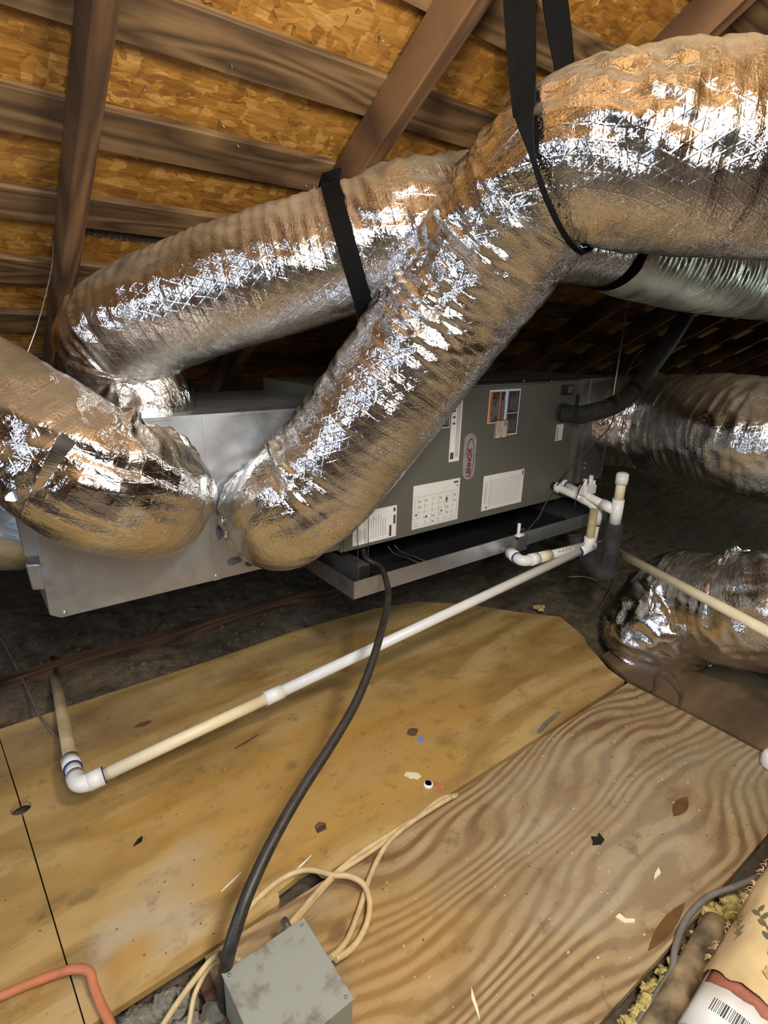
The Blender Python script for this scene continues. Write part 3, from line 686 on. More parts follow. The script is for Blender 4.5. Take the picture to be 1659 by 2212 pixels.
for (rx, rz, wd, a0_, a1_) in ((bw*.34, bh*.40, bw*.07, 35, 170), (bw*.34, bh*.40, bw*.035, -75, 35)):
    prev = None
    for k in range(n+1):
        a = math.radians(a0_+(a1_-a0_)*k/n); c, s = math.cos(a), math.sin(a); wk = wd*(.35+.65*math.sin(math.pi*k/n))
        cur = [bm.verts.new((bx+(rx+e)*c, FY-.0068, bz-bh*.02+(rz+e)*s)) for e in (-wk/2, wk/2)]
        if prev: bm.faces.new((prev[0], prev[1], cur[1], cur[0]))
        prev = cur
sw = bm_obj('logo_arc', bm, M['red'], bd); m_ = sw.modifiers.new('t', 'SOLIDIFY'); m_.thickness = .0006
def fdisc(name, px, py, r, d, m, parent=ah, seg=24, y=FY):
    c = aty(px, py, y); bm = bmesh.new(); tube_bm(bm, [c+Vector((0, .001, 0)), c+Vector((0, -d, 0))], r, seg); return bm_obj(name, bm, m, parent)
fdisc('screw', 1027, 984, .0045, .004, M['steel'], seg=10)
for px in (1131, 1191): fdisc('screw', px, 823, .004, .003, M['steel'], seg=8)
o, *q = sheet('grip_recess', [(1213, 832), (1239, 830), (1238, 852), (1211, 855)], M['black'], .003); bevel(o, .002, 2); o['label'] = 'black recessed grip near the top right corner'
marks(o, [(.52, .9, .2, .85)], M['lennox_edge'], *q, d=.003, name='grip_lip')
o, *q = sheet('cable_slot', [(1244, 853), (1252, 850), (1249, 880), (1241, 884)], M['black'], .003); bevel(o, .003, 2)
fdisc('pipe_grommet', 1213, 891, .040, .010, M['rubber'], seg=28)
fdisc('drain_port', 1196, 1050, .02, .012, M['black']); fdisc('drain_port', 1212, 1043, .02, .012, M['black'])

# return plenum on the right end
rpn = empty('return_plenum'); tag(rpn, 'galvanized return plenum joining the right end of the cabinet to the wide duct', 'plenum')
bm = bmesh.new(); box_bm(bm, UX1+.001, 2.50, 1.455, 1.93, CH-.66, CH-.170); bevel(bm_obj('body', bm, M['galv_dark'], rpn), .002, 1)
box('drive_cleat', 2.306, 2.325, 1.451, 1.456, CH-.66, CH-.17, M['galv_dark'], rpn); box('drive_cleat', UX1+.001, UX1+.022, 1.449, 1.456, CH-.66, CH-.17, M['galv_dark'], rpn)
for zz in (CH-.59, CH-.565):
    bm = bmesh.new(); ball_bm(bm, (2.345, 1.452, zz), .006, 8, 5); bm_obj('screw', bm, M['steel'], rpn, True)

# drain pan with its angle rail and hanger wires
PX0, PX1, PF, PB, PZ0, PZ1 = .942, 2.42, 1.348, 2.06, CH-.832, CH-.770
pan = empty('drain_pan'); tag(pan, 'long black-lined galvanized drain pan under the air handler', 'drain pan')
th = .004
box('pan_floor', PX0, PX1, PF, PB, PZ0, PZ0+.004, M['pan_in'], pan)
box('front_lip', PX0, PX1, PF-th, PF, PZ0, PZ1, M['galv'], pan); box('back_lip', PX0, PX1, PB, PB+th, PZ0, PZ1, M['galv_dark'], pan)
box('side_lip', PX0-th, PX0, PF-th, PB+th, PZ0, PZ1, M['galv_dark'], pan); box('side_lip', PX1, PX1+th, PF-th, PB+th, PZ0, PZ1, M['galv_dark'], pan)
def rail(x, lab):
    t = empty('support_rail'); tag(t, lab, 'rail', 'angle rails carrying the air handler')
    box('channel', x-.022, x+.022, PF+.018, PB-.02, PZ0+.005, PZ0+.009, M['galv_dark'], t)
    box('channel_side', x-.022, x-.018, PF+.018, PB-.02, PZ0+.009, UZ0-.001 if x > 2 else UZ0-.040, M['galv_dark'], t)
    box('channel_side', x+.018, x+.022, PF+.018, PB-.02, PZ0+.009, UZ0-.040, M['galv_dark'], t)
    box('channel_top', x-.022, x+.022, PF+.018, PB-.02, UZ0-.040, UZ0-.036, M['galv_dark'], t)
    box('end_cap', x-.020, x+.020, PF+.016, PF+.02, PZ0+.006, UZ0-.037, M['black'], t)
    for yy in (1.55, 1.85): box('rubber_pad', x-.022, x+.022, yy-.04, yy+.04, UZ0-.036, UZ0-.0005, M['black'], t)
rail(.995, 'galvanized support rail at the left end of the drain pan'); rail(2.28, 'galvanized support rail at the right end of the drain pan')
def hang(pts, lab, r=.0016, cat='wire', m='wire', group=None, curve=False):
    return tag(tube('hanger_wire', pts, r, M[m], None, 6, 6, curve), lab, cat, group)
def roofpoint(p, D): return p + Vector((0, 0, 1))*((D-(p-CAM).dot(RN))/RN.z)
for xx, lab in ((.978, 'thin steel hanger wire at the left of the two beside the cabinet corner'), (1.02, 'thin steel hanger wire at the right of the two beside the cabinet corner')):
    p = Vector((xx, PF+.03, UZ0-.037)); hang([p, Vector((xx-.01, PF+.035, CH+.26))], lab)
for px, lab in ((1350, 'pale steel hanger wire running up past the capped pipe, left one of the pair'), (1354, 'pale steel hanger wire running up past the capped pipe, right one of the pair')):
    p = Vector((2.405+(px-1350)*.003, 1.40, CH-.769)); hang([p, Vector((p.x+.005+(1350-px)*.002, 1.40, CH-.3)), Vector((p.x+.005, 1.40, CH+.235))], lab, .0018)
tag(tube('hanger_wire', [at(116, 520, 1.36), at(112, 575, 1.35), at(98, 640, 1.33), at(78, 710, 1.31), at(58, 765, 1.30)], .0016, M['wire'], None, 6, 6), 'crooked pale wire dangling beside the left rafter', 'wire')

# ---------------------------------------------------------------- pvc drains
R1 = .0175
def fit(name, p0, p1, r, m, parent): return tube(name, [Vector(p0), Vector(p1)], r, M[m], parent, 24, curve=False)
def elbow(name, p0, c, p1, r, m, parent):
    p0, c, p1 = Vector(p0), Vector(c), Vector(p1); P = [p0]
    for k in range(9):
        t = k/8; A, Bq = p0.lerp(c, .35+.65*0), p1.lerp(c, .35)
        P.append(A*(1-t)**2 + c*2*t*(1-t) + Bq*t*t)
    P.append(p1); o = tube(name, P, r, M[m], parent, 24, curve=False)
    return o
dl = empty('condensate_drain_line'); tag(dl, 'long white pvc drain pipe crossing the plywood floor to an elbow', 'drain pipe')
E0 = atz(170, 1700, .105); TE = aty(1262, 1186, 1.20)
dirx = (TE-E0).normalized(); cp = E0 + dirx*((aty(597, 1523, 1.30)-E0).dot(dirx))
fit('pipe', cp, TE, R1, 'pvc', dl); o = fit('pipe', E0+dirx*.03, cp, R1*.96, 'pvc_old', dl); o['label'] = 'yellowed older length of pipe'
fit('coupling', cp-dirx*.028, cp+dirx*.028, R1*1.22, 'pvc', dl)
B1 = at(145, 1622, (E0-CAM).dot(FWD)+.16); back = (B1-E0).normalized()
elbow('elbow', E0+dirx*.05, E0, E0+back*.06, R1*1.28, 'pvc', dl)
fit('elbow_hub', E0+dirx*.022, E0+dirx*.058, R1*1.36, 'pvc', dl); fit('primer_ring', E0+dirx*.0575, E0+dirx*.061, R1*1.30, 'primer', dl)
fit('pipe', E0+back*.05, E0+back*.115, R1*1.12, 'pvc', dl); fit('coupling', E0+back*.095, E0+back*.15, R1*1.32, 'pvc', dl); fit('primer_ring', E0+back*.093, E0+back*.097, R1*1.36, 'primer', dl)
B2 = at(113, 1425, (E0-CAM).dot(FWD)+.78)
o = fit('pipe', E0+back*.14, B2, R1*.95, 'pvc_tan', dl); o['label'] = 'dusty tan length running back into the dark'
# tee, open riser, branch from the pan
ux = dirx; T1 = TE + ux*.028
fit('tee', TE-ux*.035, TE+ux*.055, R1*1.30, 'pvc', dl); fit('tee_branch', T1, T1+Vector((0, 0, .045)), R1*1.30, 'pvc', dl)
fit('primer_ring', TE-ux*.039, TE-ux*.033, R1*1.34, 'primer', dl)
o = pipe_open('riser', T1+Vector((0, 0, .03)), at(1284, 1099, (T1-CAM).dot(FWD)-.0), R1*1.02, M['pvc_tan'], dl); o['label'] = 'stained open ended stub standing on the tee'
PD = aty(1096, 1189, PF-.004); EB = aty(1128, 1214, 1.235)
fit('pan_fitting', PD, PD+(EB-PD)*.30, R1*1.05, 'galv_dark', dl); fit('adapter', PD+(EB-PD)*.22, PD+(EB-PD)*.62, R1*1.35, 'pvc', dl); fit('primer_ring', PD+(EB-PD)*.64, PD+(EB-PD)*.69, R1*1.36, 'primer', dl)
TB = T1 + Vector((-.01, .01, .004)); db = (TB-EB).normalized()
elbow('elbow', PD+(EB-PD)*.6, EB, EB+db*.07, R1*1.2, 'pvc', dl); fit('elbow_hub', EB+db*.045, EB+db*.085, R1*1.36, 'pvc', dl); fit('coupling', EB+db*.10, EB+db*.16, R1*1.25, 'pvc_old', dl)
fit('pipe', EB+db*.05, TB, R1, 'pvc', dl)
bm = bmesh.new()
for i in range(16):
    p = EB+db*(.20+.021*i); 
    if i % 5 == 4: continue
    q = p + Vector((0, -R1*.8, R1*.62)); box_bm(bm, q.x-.007, q.x+.007, q.y-.0006, q.y+.0006, q.z-.003, q.z+.003)
bm_obj('pipe_print', bm, M['ink_soft'], dl)['kind'] = 'stuff'
# primary drain: two pipes leaving the cabinet, capped tee, insulated trap
pdr = empty('primary_drain_trap'); tag(pdr, 'white pvc drain assembly with capped vent tee and black insulated trap at the cabinet corner', 'drain pipe')
zP = CH-.668
A0, A1 = aty(1197, 1050, FY), atz(1288, 1090, zP-.012); D1 = (A1-A0).normalized()
fit('pipe', A0, A1, R1, 'pvc', pdr); fit('adapter', A0, A0+D1*.03, R1*1.3, 'pvc', pdr)
ZD = Vector((-.004, .012, -1)).normalized()
elbow('elbow', A1-D1*.07, A1+D1*.01, A1+D1*.01+ZD*.085, R1*1.25, 'pvc', pdr); fit('primer_ring', A1+D1*.01+ZD*.083, A1+D1*.01+ZD*.088, R1*1.28, 'primer', pdr)
fit('pipe', A1+D1*.01+ZD*.07, A1+D1*.01+ZD*.19, R1, 'pvc', pdr)
B0, B1_ = aty(1213, 1044, FY), atz(1327, 1101, zP-.004); D2 = (B1_-B0).normalized()
fit('pipe', B0, B1_, R1, 'pvc', pdr); fit('adapter', B0, B0+D2*.03, R1*1.3, 'pvc', pdr); fit('tee_hub', B1_-D2*.06, B1_, R1*1.3, 'pvc', pdr); fit('primer_ring', B0+D2*.028, B0+D2*.033, R1*1.32, 'primer', pdr)
TC = B1_ + D2*.012; UP = Vector((0, 0, 1))
fit('tee', TC-UP*.055, TC+UP*.05, R1*1.34, 'pvc', pdr); o = fit('pipe', TC+UP*.05, TC+UP*.14, R1*1.1, 'pvc_old', pdr); o['label'] = 'yellowed vent stub'
fit('cap', TC+UP*.115, TC+UP*.155, R1*1.4, 'pvc', pdr)
bm = bmesh.new(); bmesh.ops.create_uvsphere(bm, u_segments=20, v_segments=8, radius=R1*1.4, matrix=Matrix.Translation(TC+UP*.154) @ Matrix.Diagonal((1, 1, .45, 1))); bm_obj('cap_dome', bm, M['pvc'], pdr, True)
fit('primer_ring', TC-UP*.060, TC-UP*.054, R1*1.36, 'primer', pdr)
o = tube('insulated_trap', [TC-UP*.055, TC-UP*.13, TC-UP*.20+Vector((-.03, -.02, 0)), TC-UP*.235+Vector((-.12, -.05, 0)), T1+Vector((.035, .055, -.045)), T1+Vector((.03, .075, -.01)), T1+Vector((.03, .08, .02))], .034, M['rubber'], pdr, 20); o['label'] = 'black foam insulated trap bend'
# float switch on the drain
S0 = A0.lerp(A1, .72)+UP*.02
fs = box('float_switch', S0.x-.03, S0.x+.055, S0.y-.02, S0.y+.02, S0.z, S0.z+.045, M['pvc'], pdr); bevel(fs, .008, 3)
for dx, hgt in ((-.02, .075), (.022, .085), (.045, .06)): fit('switch_post', S0+Vector((dx, -.005, .03)), S0+Vector((dx, -.005, hgt)), .009, 'pvc', pdr)
tag(tube('wire_loop', [S0+Vector((.0, .0, .08)), S0+Vector((-.05, -.01, .055)), S0+Vector((-.095, -.02, .0)), S0+Vector((-.095, -.02, -.05))], .0022, M['black'], pdr, 8))
# overflow switch on the pan lip
ps = empty('overflow_switch'); tag(ps, 'small white overflow switch clipped on the drain pan lip', 'switch')
q0 = aty(1118, 1168, PF-.004); tube('stem', [q0-UP*.01, q0+UP*.075], .0065, M['pvc'], ps, 12, curve=False); tube('body', [q0+Vector((-.012, 0, .018)), q0+Vector((.03, 0, .018))], .012, M['pvc'], ps, 12, curve=False)
box('clip', q0.x-.012, q0.x+.05, q0.y-.012, q0.y-.0005, q0.z-.045, q0.z+.02, M['galv_dark'], ps); tube('connector', [q0+Vector((.045, .03, .03)), q0+Vector((.085, .035, .02))], .008, M['brownwire'], ps, 8, curve=False)
# cream pipe to the right
rp0 = at(1322, 1186, 2.42); rp1 = at(1659, 1365, 1.66); dr = (rp1-rp0)
tag(tube('drain_pipe', [rp0, rp0+dr*1.5], R1*.98, M['pvc_old'], None, 20, curve=False), 'cream pvc pipe slanting across the floor duct to the right edge', 'drain pipe')

# ---------------------------------------------------------------- refrigerant line, wires, whip
sl = empty('suction_line'); tag(sl, 'black foam insulated refrigerant line curving up from the cabinet to the roof', 'pipe')
s0 = aty(1213, 891, FY); P = [s0, s0+Vector((.03, -.07, -.004)), at(1262, 894, 2.30), at(1320, 878, 2.30), at(1368, 846, 2.36), at(1405, 795, 2.44), at(1448, 735, 2.52), at(1492, 665, 2.60), at(1530, 610, 2.68)]
tube('insulation', P, .036, M['rubber'], sl, 22)
tube('liquid_line', [aty(1246, 880, FY), at(1275, 880, 2.33), at(1300, 876, 2.34), at(1340, 858, 2.36)], .006, M['wire'], sl, 10)
for i in (3, 4): ring_part('tape_wrap', P[i], P[i+1]-P[i-1], .0365, .03, .001, M['black'], sl)
wh = empty('power_whip'); tag(wh, 'black electrical whip hanging from the cabinet down to the grey box', 'cable')
W = [Vector((1.06, 1.47, UZ0+.004)), aty(790, 1205, 1.42), aty(822, 1226, 1.36), at(836, 1262, 1.735), at(838, 1300, 1.67), at(822, 1370, 1.55), at(797, 1450, 1.46), at(765, 1525, 1.38), at(715, 1610, 1.29), at(650, 1710, 1.20), at(590, 1815, 1.12), at(540, 1920, 1.055), at(508, 2010, 1.02), at(492, 2068, 1.01), at(484, 2115, 1.03), at(486, 2165, 1.06), at(505, 2190, 1.07)]
tube('conduit', W, [.0088+.0042*min(1, i/96) for i in range(200)], M['whip'], wh, 16)
def cable(name, pts, r, m, lab, group=None, cat='cable', seg=10, n=10): return tag(tube(name, pts, r, M[m], None, seg, n), lab, cat, group)
cable('thermostat_wire', [aty(1201, 1052, 1.40), at(1230, 1015, 2.36), at(1280, 960, 2.32), at(1315, 925, 2.3), at(1328, 890, 2.3), at(1336, 850, 2.28)], .003, 'brownwire', 'thin brown wire looping up beside the return plenum')
cable('control_wire', [at(1352, 815, 2.5), at(1362, 790, 2.5), at(1378, 765, 2.5), at(1388, 755, 2.52)], .0025, 'brownwire', 'short thin wire crossing beside the black refrigerant line')
cable('control_wire', [aty(1200, 1060, 1.40), aty(1180, 1085, 1.38), aty(1165, 1115, 1.37), aty(1146, 1138, 1.362), aty(1136, 1150, 1.36)], .0028, 'brownwire', 'thin dark wire drooping from the cabinet corner to the overflow switch')
for dx, lab in ((0, 'brown low voltage wire lying in the pan, front strand'), (14, 'brown low voltage wire lying in the pan, rear strand')):
    zf = PZ0+.007
    cable('low_voltage_wire', [aty(838+dx, 1180-dx*.2, 1.44), aty(852+dx, 1196-dx*.3, 1.43), atz(880+dx, 1205-dx*.25, zf+.02), atz(912+dx, 1216-dx*.3, zf+.0), atz(970+dx, 1206-dx*.4, zf), atz(1050, 1186-dx*.2, zf)], .0024, 'brownwire', lab, 'low voltage wires in the drain pan')
tag(ribbon('zip_tie_scrap', [atz(778, 1234, PZ0+.006), atz(786, 1226, PZ0+.012), atz(798, 1225, PZ0+.008)], [(0, 0, 1)]*3, .006, .001, M['pvc_tan']), 'bent white scrap lying in the drain pan', 'scrap')

# ---------------------------------------------------------------- grey junction box and its cables
bh_ = .112
c1, c2_, c3 = atz(478, 2103, bh_), atz(656, 1979, bh_), atz(766, 2156, bh_)
x0b, x1b, y1b, y0b = c1.x, (c2_.x+c3.x)/2, (c1.y+c2_.y)/2, c3.y
jb = empty('junction_box'); tag(jb, 'grey steel electrical junction box with dirty blank cover at the bottom edge', 'junction box')
bevel(box('body', x0b+.002, x1b-.002, y0b+.002, y1b-.002, 0.0, bh_-.004, M['boxgrey'], jb), .003)
bevel(box('cover', x0b, x1b, y0b, y1b, bh_-.0035, bh_, M['boxgrey'], jb), .0015, 1)
for q in ((.06, .93), (.93, .06), (.93, .93), (.06, .06)):
    bm = bmesh.new(); ball_bm(bm, (x0b+(x1b-x0b)*q[0], y0b+(y1b-y0b)*q[1], bh_), .0035, 8, 5); bm_obj('screw', bm, M['galv_dark'], jb, True)
for px, py, z in ((622, 2003, .075), (483, 2080, .07), (742, 2062, .04)):
    if px == 742: continue
    p = atz(px, py, z); tube('cable_clamp', [p+Vector((0, -.02, 0)), p+Vector((0, .018, 0))], .008, M['galv_dark'], jb, 12, curve=False)
g = 'cream house cables around the junction box'
hz = lambda L: [atz(x, y, z) for x, y, z in L]
cable('house_cable', hz([(988, 1717, .004), (950, 1727, .008), (905, 1762, .008), (850, 1797, .01), (800, 1828, .012), (745, 1868, .02), (695, 1916, .03), (655, 1962, .05), (630, 1992, .07), (622, 2010, .075)]), .0058, 'cream', 'cream cable looping from the floor seam into the top of the grey box', g)
cable('house_cable', hz([(985, 1719, .012), (940, 1738, .006), (890, 1777, .006), (838, 1813, .008), (790, 1847, .014), (728, 1888, .02), (680, 1940, .03), (650, 1975, .05), (634, 2000, .07), (630, 2015, .07)]), .0058, 'cream', 'cream cable lying just below the one that enters the top of the grey box', g)
cable('house_cable', hz([(975, 1722, .016), (925, 1752, .016), (870, 1790, .018), (830, 1832, .016), (800, 1892, .014), (778, 1960, .012), (755, 2020, .014), (735, 2050, .025), (715, 2068, .04)]), .0062, 'cream', 'cream cable dropping straight to the right side of the grey box', g)
cable('house_cable', hz([(508, 2022, .006), (525, 1980, .006), (560, 1938, .006), (610, 1898, .006), (655, 1880, .008), (690, 1882, .02), (720, 1890, .03), (755, 1893, .03), (785, 1910, .028), (798, 1945, .024), (795, 1985, .018), (778, 2025, .014), (755, 2053, .018), (725, 2072, .035)]), .0066, 'cream', 'cream cable making the round loop right of the grey box', g)
cable('house_cable', hz([(520, 2078, .065), (497, 2066, .05), (474, 2064, .05), (455, 2075, .05), (430, 2105, .04), (395, 2150, .02), (358, 2205, .0), (335, 2245, -.01), (300, 2330, -.02)]), .0058, 'cream', 'cream cable curling left out of the grey box, upper strand', g)
cable('house_cable', hz([(515, 2085, .06), (495, 2075, .045), (470, 2076, .04), (445, 2100, .03), (422, 2145, .015), (412, 2190, .0), (405, 2240, -.01), (398, 2330, -.02)]), .005, 'cream', 'cream cable curling left out of the grey box, lower strand', g)
# coral tube
cable('coral_tube', hz([(-60, 2170, .012), (0, 2152, .012), (60, 2127, .012), (110, 2108, .014), (150, 2095, .02), (178, 2094, .024), (195, 2102, .024), (202, 2128, .02), (218, 2170, .012), (245, 2230, .01), (275, 2330, .0)]), .0088, 'coral', 'salmon coloured tube bending over the lower left floor', cat='tube')
# grey cable on the right
cable('grey_cable', hz([(1700, 1868, .05), (1640, 1893, .045), (1590, 1915, .03), (1540, 1932, .012), (1505, 1958, .006), (1475, 2000, .004), (1458, 2050, .003), (1452, 2095, .0), (1425, 2140, -.005), (1385, 2200, -.01), (1360, 2240, -.01)]), .0068, 'greycable', 'dusty grey cable running over the insulation at lower right')
# black cords by the floor duct
cable('black_cord', hz([(1408, 1493, .0), (1418, 1484, .02), (1421, 1460, .05), (1430, 1446, .07), (1445, 1449, .07), (1462, 1468, .06), (1474, 1495, .03), (1470, 1518, .01), (1462, 1528, .0)]), .0042, 'brownwire', 'thin dark cord arching up beside the floor duct', cat='cord')
cable('black_cord', hz([(1268, 1342, -.01), (1290, 1320, -.012), (1312, 1285, -.01), (1330, 1240, -.01), (1325, 1226, -.01)]), .004, 'brownwire', 'thin dark cord curving on the dusty floor behind the duct', cat='cord')
cable('black_cord', hz([(1285, 1222, .0), (1340, 1224, .0), (1400, 1215, .0), (1450, 1204, .0), (1500, 1200, .02)]), .0055, 'brownwire', 'dark cord lying straight behind the floor duct', cat='cord')
cable('twig', hz([(1228, 1246, .0), (1262, 1246, .004), (1295, 1255, -.005)]), .004, 'pvc_tan', 'pale strip lying on the dusty fill below the drain', cat='scrap')
cable('floor_cable', hz([(0, 1375, -.03), (30, 1430, -.02), (60, 1490, -.01), (85, 1545, .004), (120, 1592, .004)]), .004, 'greycable', 'thin grey cable in the shadow left of the tan pipe')

# ---------------------------------------------------------------- lower right corner: insulation, cardboard tube, fabric roll
rn = random.Random(11)
def clumps(name, pts, m, lab, cat):
    bm = bmesh.new()
    for (p, r) in pts:
        v0 = len(bm.verts); res = bmesh.ops.create_icosphere(bm, subdivisions=3, radius=1)
        sx, sy, sz = r*rn.uniform(.8, 1.5), r*rn.uniform(.7, 1.3), r*rn.uniform(.5, .8); a = rn.uniform(0, 3.1)
        for v in res['verts']:
            k = 1+.55*noise.noise(v.co*2.3+Vector(p)*40)+.35*noise.noise(v.co*6+Vector(p)*60); x, y, z = v.co.x*sx*k, v.co.y*sy*k, v.co.z*sz*k
            v.co = Vector((x*math.cos(a)-y*math.sin(a), x*math.sin(a)+y*math.cos(a), z)) + Vector(p)
    for f in bm.faces: f.smooth = True
    return tag(bm_obj(name, bm, m), lab, cat, kind='stuff')
L1 = []
for i in range(220):
    u = rn.random(); x = .78+u*.52; y = .262-.02*u - rn.random()*.075 - .01*math.sin(x*25)
    L1.append(((x, y, -.022+rn.uniform(-.010, .012)), rn.uniform(.008, .02)))
clumps('mineral_wool', L1, M['wool'], 'yellow insulation wool packed between plywood and cardboard tube', 'insulation')
L2 = [((rn.uniform(.02, .21), rn.uniform(.62, .83), -.035+rn.uniform(-.01, .01)), rn.uniform(.012, .028)) for i in range(60)]
clumps('mineral_wool', L2, M['wool_grey'], 'grey insulation wool in the gap left of the junction box', 'insulation')
L3 = [((*atz(1165+rn.uniform(-8, 8), 1310+rn.uniform(-4, 4), -.01)[:2], -.02), rn.uniform(.008, .016)) for i in range(6)]
clumps('mineral_wool', L3, M['wool'], 'little yellow wool tuft on the dusty fill under the drain', 'insulation')
# cardboard tube
q0, q1 = atz(1552, 2000, -.005), atz(1468, 2150, -.008); dq = (q0-q1).normalized()
ct = tube('cardboard_tube', [q1-dq*.3+(q0-q1+dq*.3)*(k/14)+Vector((0, 0, .004*noise.noise((k*.9, 3, 1)))) for k in range(15)], .031, M['card'], None, 26, curve=False)
tag(ct, 'dusty brown cardboard tube lying between insulation and floral fabric', 'tube')
# fabric roll: a core with a label, cloth wound on it, ragged edge hanging
ra, rb = at(1640, 2190, .95), at(1800, 1885, 1.10); ax = (rb-ra).normalized()
r0 = .088
fr = empty('fabric_roll'); tag(fr, 'roll of cream floral fabric with barcode label in the lower right corner', 'fabric roll')
u_ = (CAM-ra); u_ = (u_-ax*u_.dot(ax)).normalized(); v_ = ax.cross(u_)                # u_ faces the photographer
def rs(s, th, r=r0): return ra + ax*s + (u_*math.cos(th)+v_*math.sin(th))*r
seg, ns = 64, 60; S0_, S1_ = -.015, .62; V = []; F = []
for i in range(ns+1):
    s = S0_+(S1_-S0_)*i/ns
    for k in range(seg):
        th_ = 2*math.pi*k/seg
        dr = .004*noise.noise((s*14, math.cos(th_)*2, math.sin(th_)*2)) + .0025*noise.noise((s*40, math.cos(th_)*5, math.sin(th_)*5))
        V.append(rs(s - (0 if i else .010*noise.noise((math.cos(th_)*3, math.sin(th_)*3, 2))), th_, r0+dr))
F = [(i*seg+k, i*seg+(k+1) % seg, (i+1)*seg+(k+1) % seg, (i+1)*seg+k) for i in range(ns) for k in range(seg)]
mesh_obj('cloth', V, F, M['fabric'], fr, True)
tube('core', [rs(-.36, 0, 0), rs(.60, 0, 0)], r0-.006, M['paper_warm'], fr, 48, curve=False)
def patch(name, s0, s1, t0, t1, r, m, parent, n=20, wob=0):
    V = []; 
    for i in range(2):
        for k in range(n+1): V.append(rs((s0, s1)[i]+(wob*noise.noise((k*.8, i*5, 1)) if wob else 0), t0+(t1-t0)*k/n, r))
    F = [(k, k+1, n+2+k, n+1+k) for k in range(n)]
    o = mesh_obj(name, V, F, m, parent, True); md = o.modifiers.new('t', 'SOLIDIFY'); md.thickness = .0006; md.offset = 0; return o
patch('red_band', -.034, -.008, -1.2, 1.9, r0-.0045, M['rustprint'], fr, wob=.006)
lb = patch('barcode_label', -.115, -.034, -1.35, 1.35, r0-.005, M['paper'], fr, wob=.002); lb['label'] = 'white barcode label on the exposed core'
bm = bmesh.new(); th_ = -.72; rb_ = random.Random(5)
def cyl_quad(bm, s0, s1, t0, t1, r):
    n = max(1, int((t1-t0)/.06)); 
    for k in range(n):
        ta, tb = t0+(t1-t0)*k/n, t0+(t1-t0)*(k+1)/n
        bm.faces.new([bm.verts.new(rs(s, t, r)) for s, t in ((s0, ta), (s1, ta), (s1, tb), (s0, tb))])
while th_ < .62:
    wd = rb_.choice((.012, .012, .022, .034)); cyl_quad(bm, -.078, -.056, th_, th_+wd, r0-.0042); th_ += wd + rb_.choice((.014, .02, .03))
bar = bm_obj('barcode', bm, M['ink'], lb)
def cyl_text(body, s, t, size, flip):
    fc = bpy.data.curves.new('txt', 'FONT'); fc.body = body; fc.size = 1; fc.align_x = 'CENTER'
    o = bpy.data.objects.new('t', fc); COL.objects.link(o); dg = bpy.context.evaluated_depsgraph_get(); dg.update()
    me = bpy.data.meshes.new_from_object(o.evaluated_get(dg)); bpy.data.objects.remove(o)
    for v in me.vertices:
        x, y = v.co.x*size*flip, v.co.y*size*flip; v.co = rs(s+y, t - x/r0*TXT, r0-.0042)
    me.materials.clear(); me.materials.append(M['ink']); o = bpy.data.objects.new('lettering', me); COL.objects.link(o); o.parent = lb
TXT = -1.0 if ax.cross(u_).dot(RIGHT) > 0 else 1.0
cyl_text('10', -.098, -.05, .020, 1); cyl_text('W101', -.044, .45, .012, -1)
# printed sprigs: stems, leaves and rust flowers following the cloth
def sprig(bm, s, t, ang, sc, rr):
    """a stem with paired leaves, drawn in metres on the cloth and wrapped round it"""
    def P(x, y):
        c, sn = math.cos(ang), math.sin(ang); X, Y = x*c-y*sn, x*sn+y*c
        return rs(s+Y*sc, t+X*sc/r0, rr)
    def poly(pts): bm.faces.new([bm.verts.new(P(*p)) for p in pts])
    prev = None
    for k in range(9):
        y = k/8; x = .10*math.sin(y*4.2); wd = .022*(1-.6*y)
        cur = (x-wd, y), (x+wd, y)
        if prev: poly([prev[0], prev[1], cur[1], cur[0]])
        prev = cur
    for y, sd in ((.2, 1), (.32, -1), (.5, 1), (.62, -1), (.8, 1), (.9, -1), (1.0, 1)):
        bx_, by_ = .10*math.sin(y*4.2), y; L, W_ = .24, .055; a = math.radians(40)*sd
        dx, dy = math.sin(a), math.cos(a); px_, py_ = dy, -dx
        poly([(bx_, by_), (bx_+dx*L*.35+px_*W_, by_+dy*L*.35+py_*W_), (bx_+dx*L*.7+px_*W_*.8, by_+dy*L*.7+py_*W_*.8), (bx_+dx*L, by_+dy*L), (bx_+dx*L*.7-px_*W_*.8, by_+dy*L*.7-py_*W_*.8), (bx_+dx*L*.35-px_*W_, by_+dy*L*.35-py_*W_)])
bm = bmesh.new(); bm2 = bmesh.new()
for (s, t, a, sc) in ((.055, -.25, .5, .075), (.10, .35, -.5, .06), (.16, -.55, .2, .06), (.19, .1, 2.6, .07), (.03, .45, 1.2, .05), (.25, -.2, -.3, .06), (.30, -.7, .6, .06), (.34, .3, .4, .06), (.05, -.85, .3, .045), (.40, -.3, .2, .06), (.11, .8, .3, .05)):
    sprig(bm, s, t, a, sc, r0+.0052)
for (s, t, k) in ((.03, -.05, .016), (.125, -.05, .013), (.20, -.45, .015), (.06, .62, .018), (.15, .55, .014), (.28, .1, .016), (.33, -.35, .014), (.01, .30, .014)):
    for j in range(9):
        a = j*2*math.pi/9+.1*(j % 2); bm2.faces.new([bm2.verts.new(rs(s+k*(.42*math.sin(a)+(.42+.1*(j % 3))*math.sin(a+b)), t+k/r0*(.42*math.cos(a)+(.42+.1*(j % 3))*math.cos(a+b)), r0+.0048+.00006*j)) for b in (0, 1.2, 2.4, 3.6, 4.8)])
o = bm_obj('leaf_print', bm, M['leafprint'], fr); o['label'] = 'olive leaf sprigs printed on the cloth'; o['kind'] = 'stuff'; o = bm_obj('flower_print', bm2, M['bloom'], fr); o['label'] = 'rust flowers printed on the cloth'; o['kind'] = 'stuff'
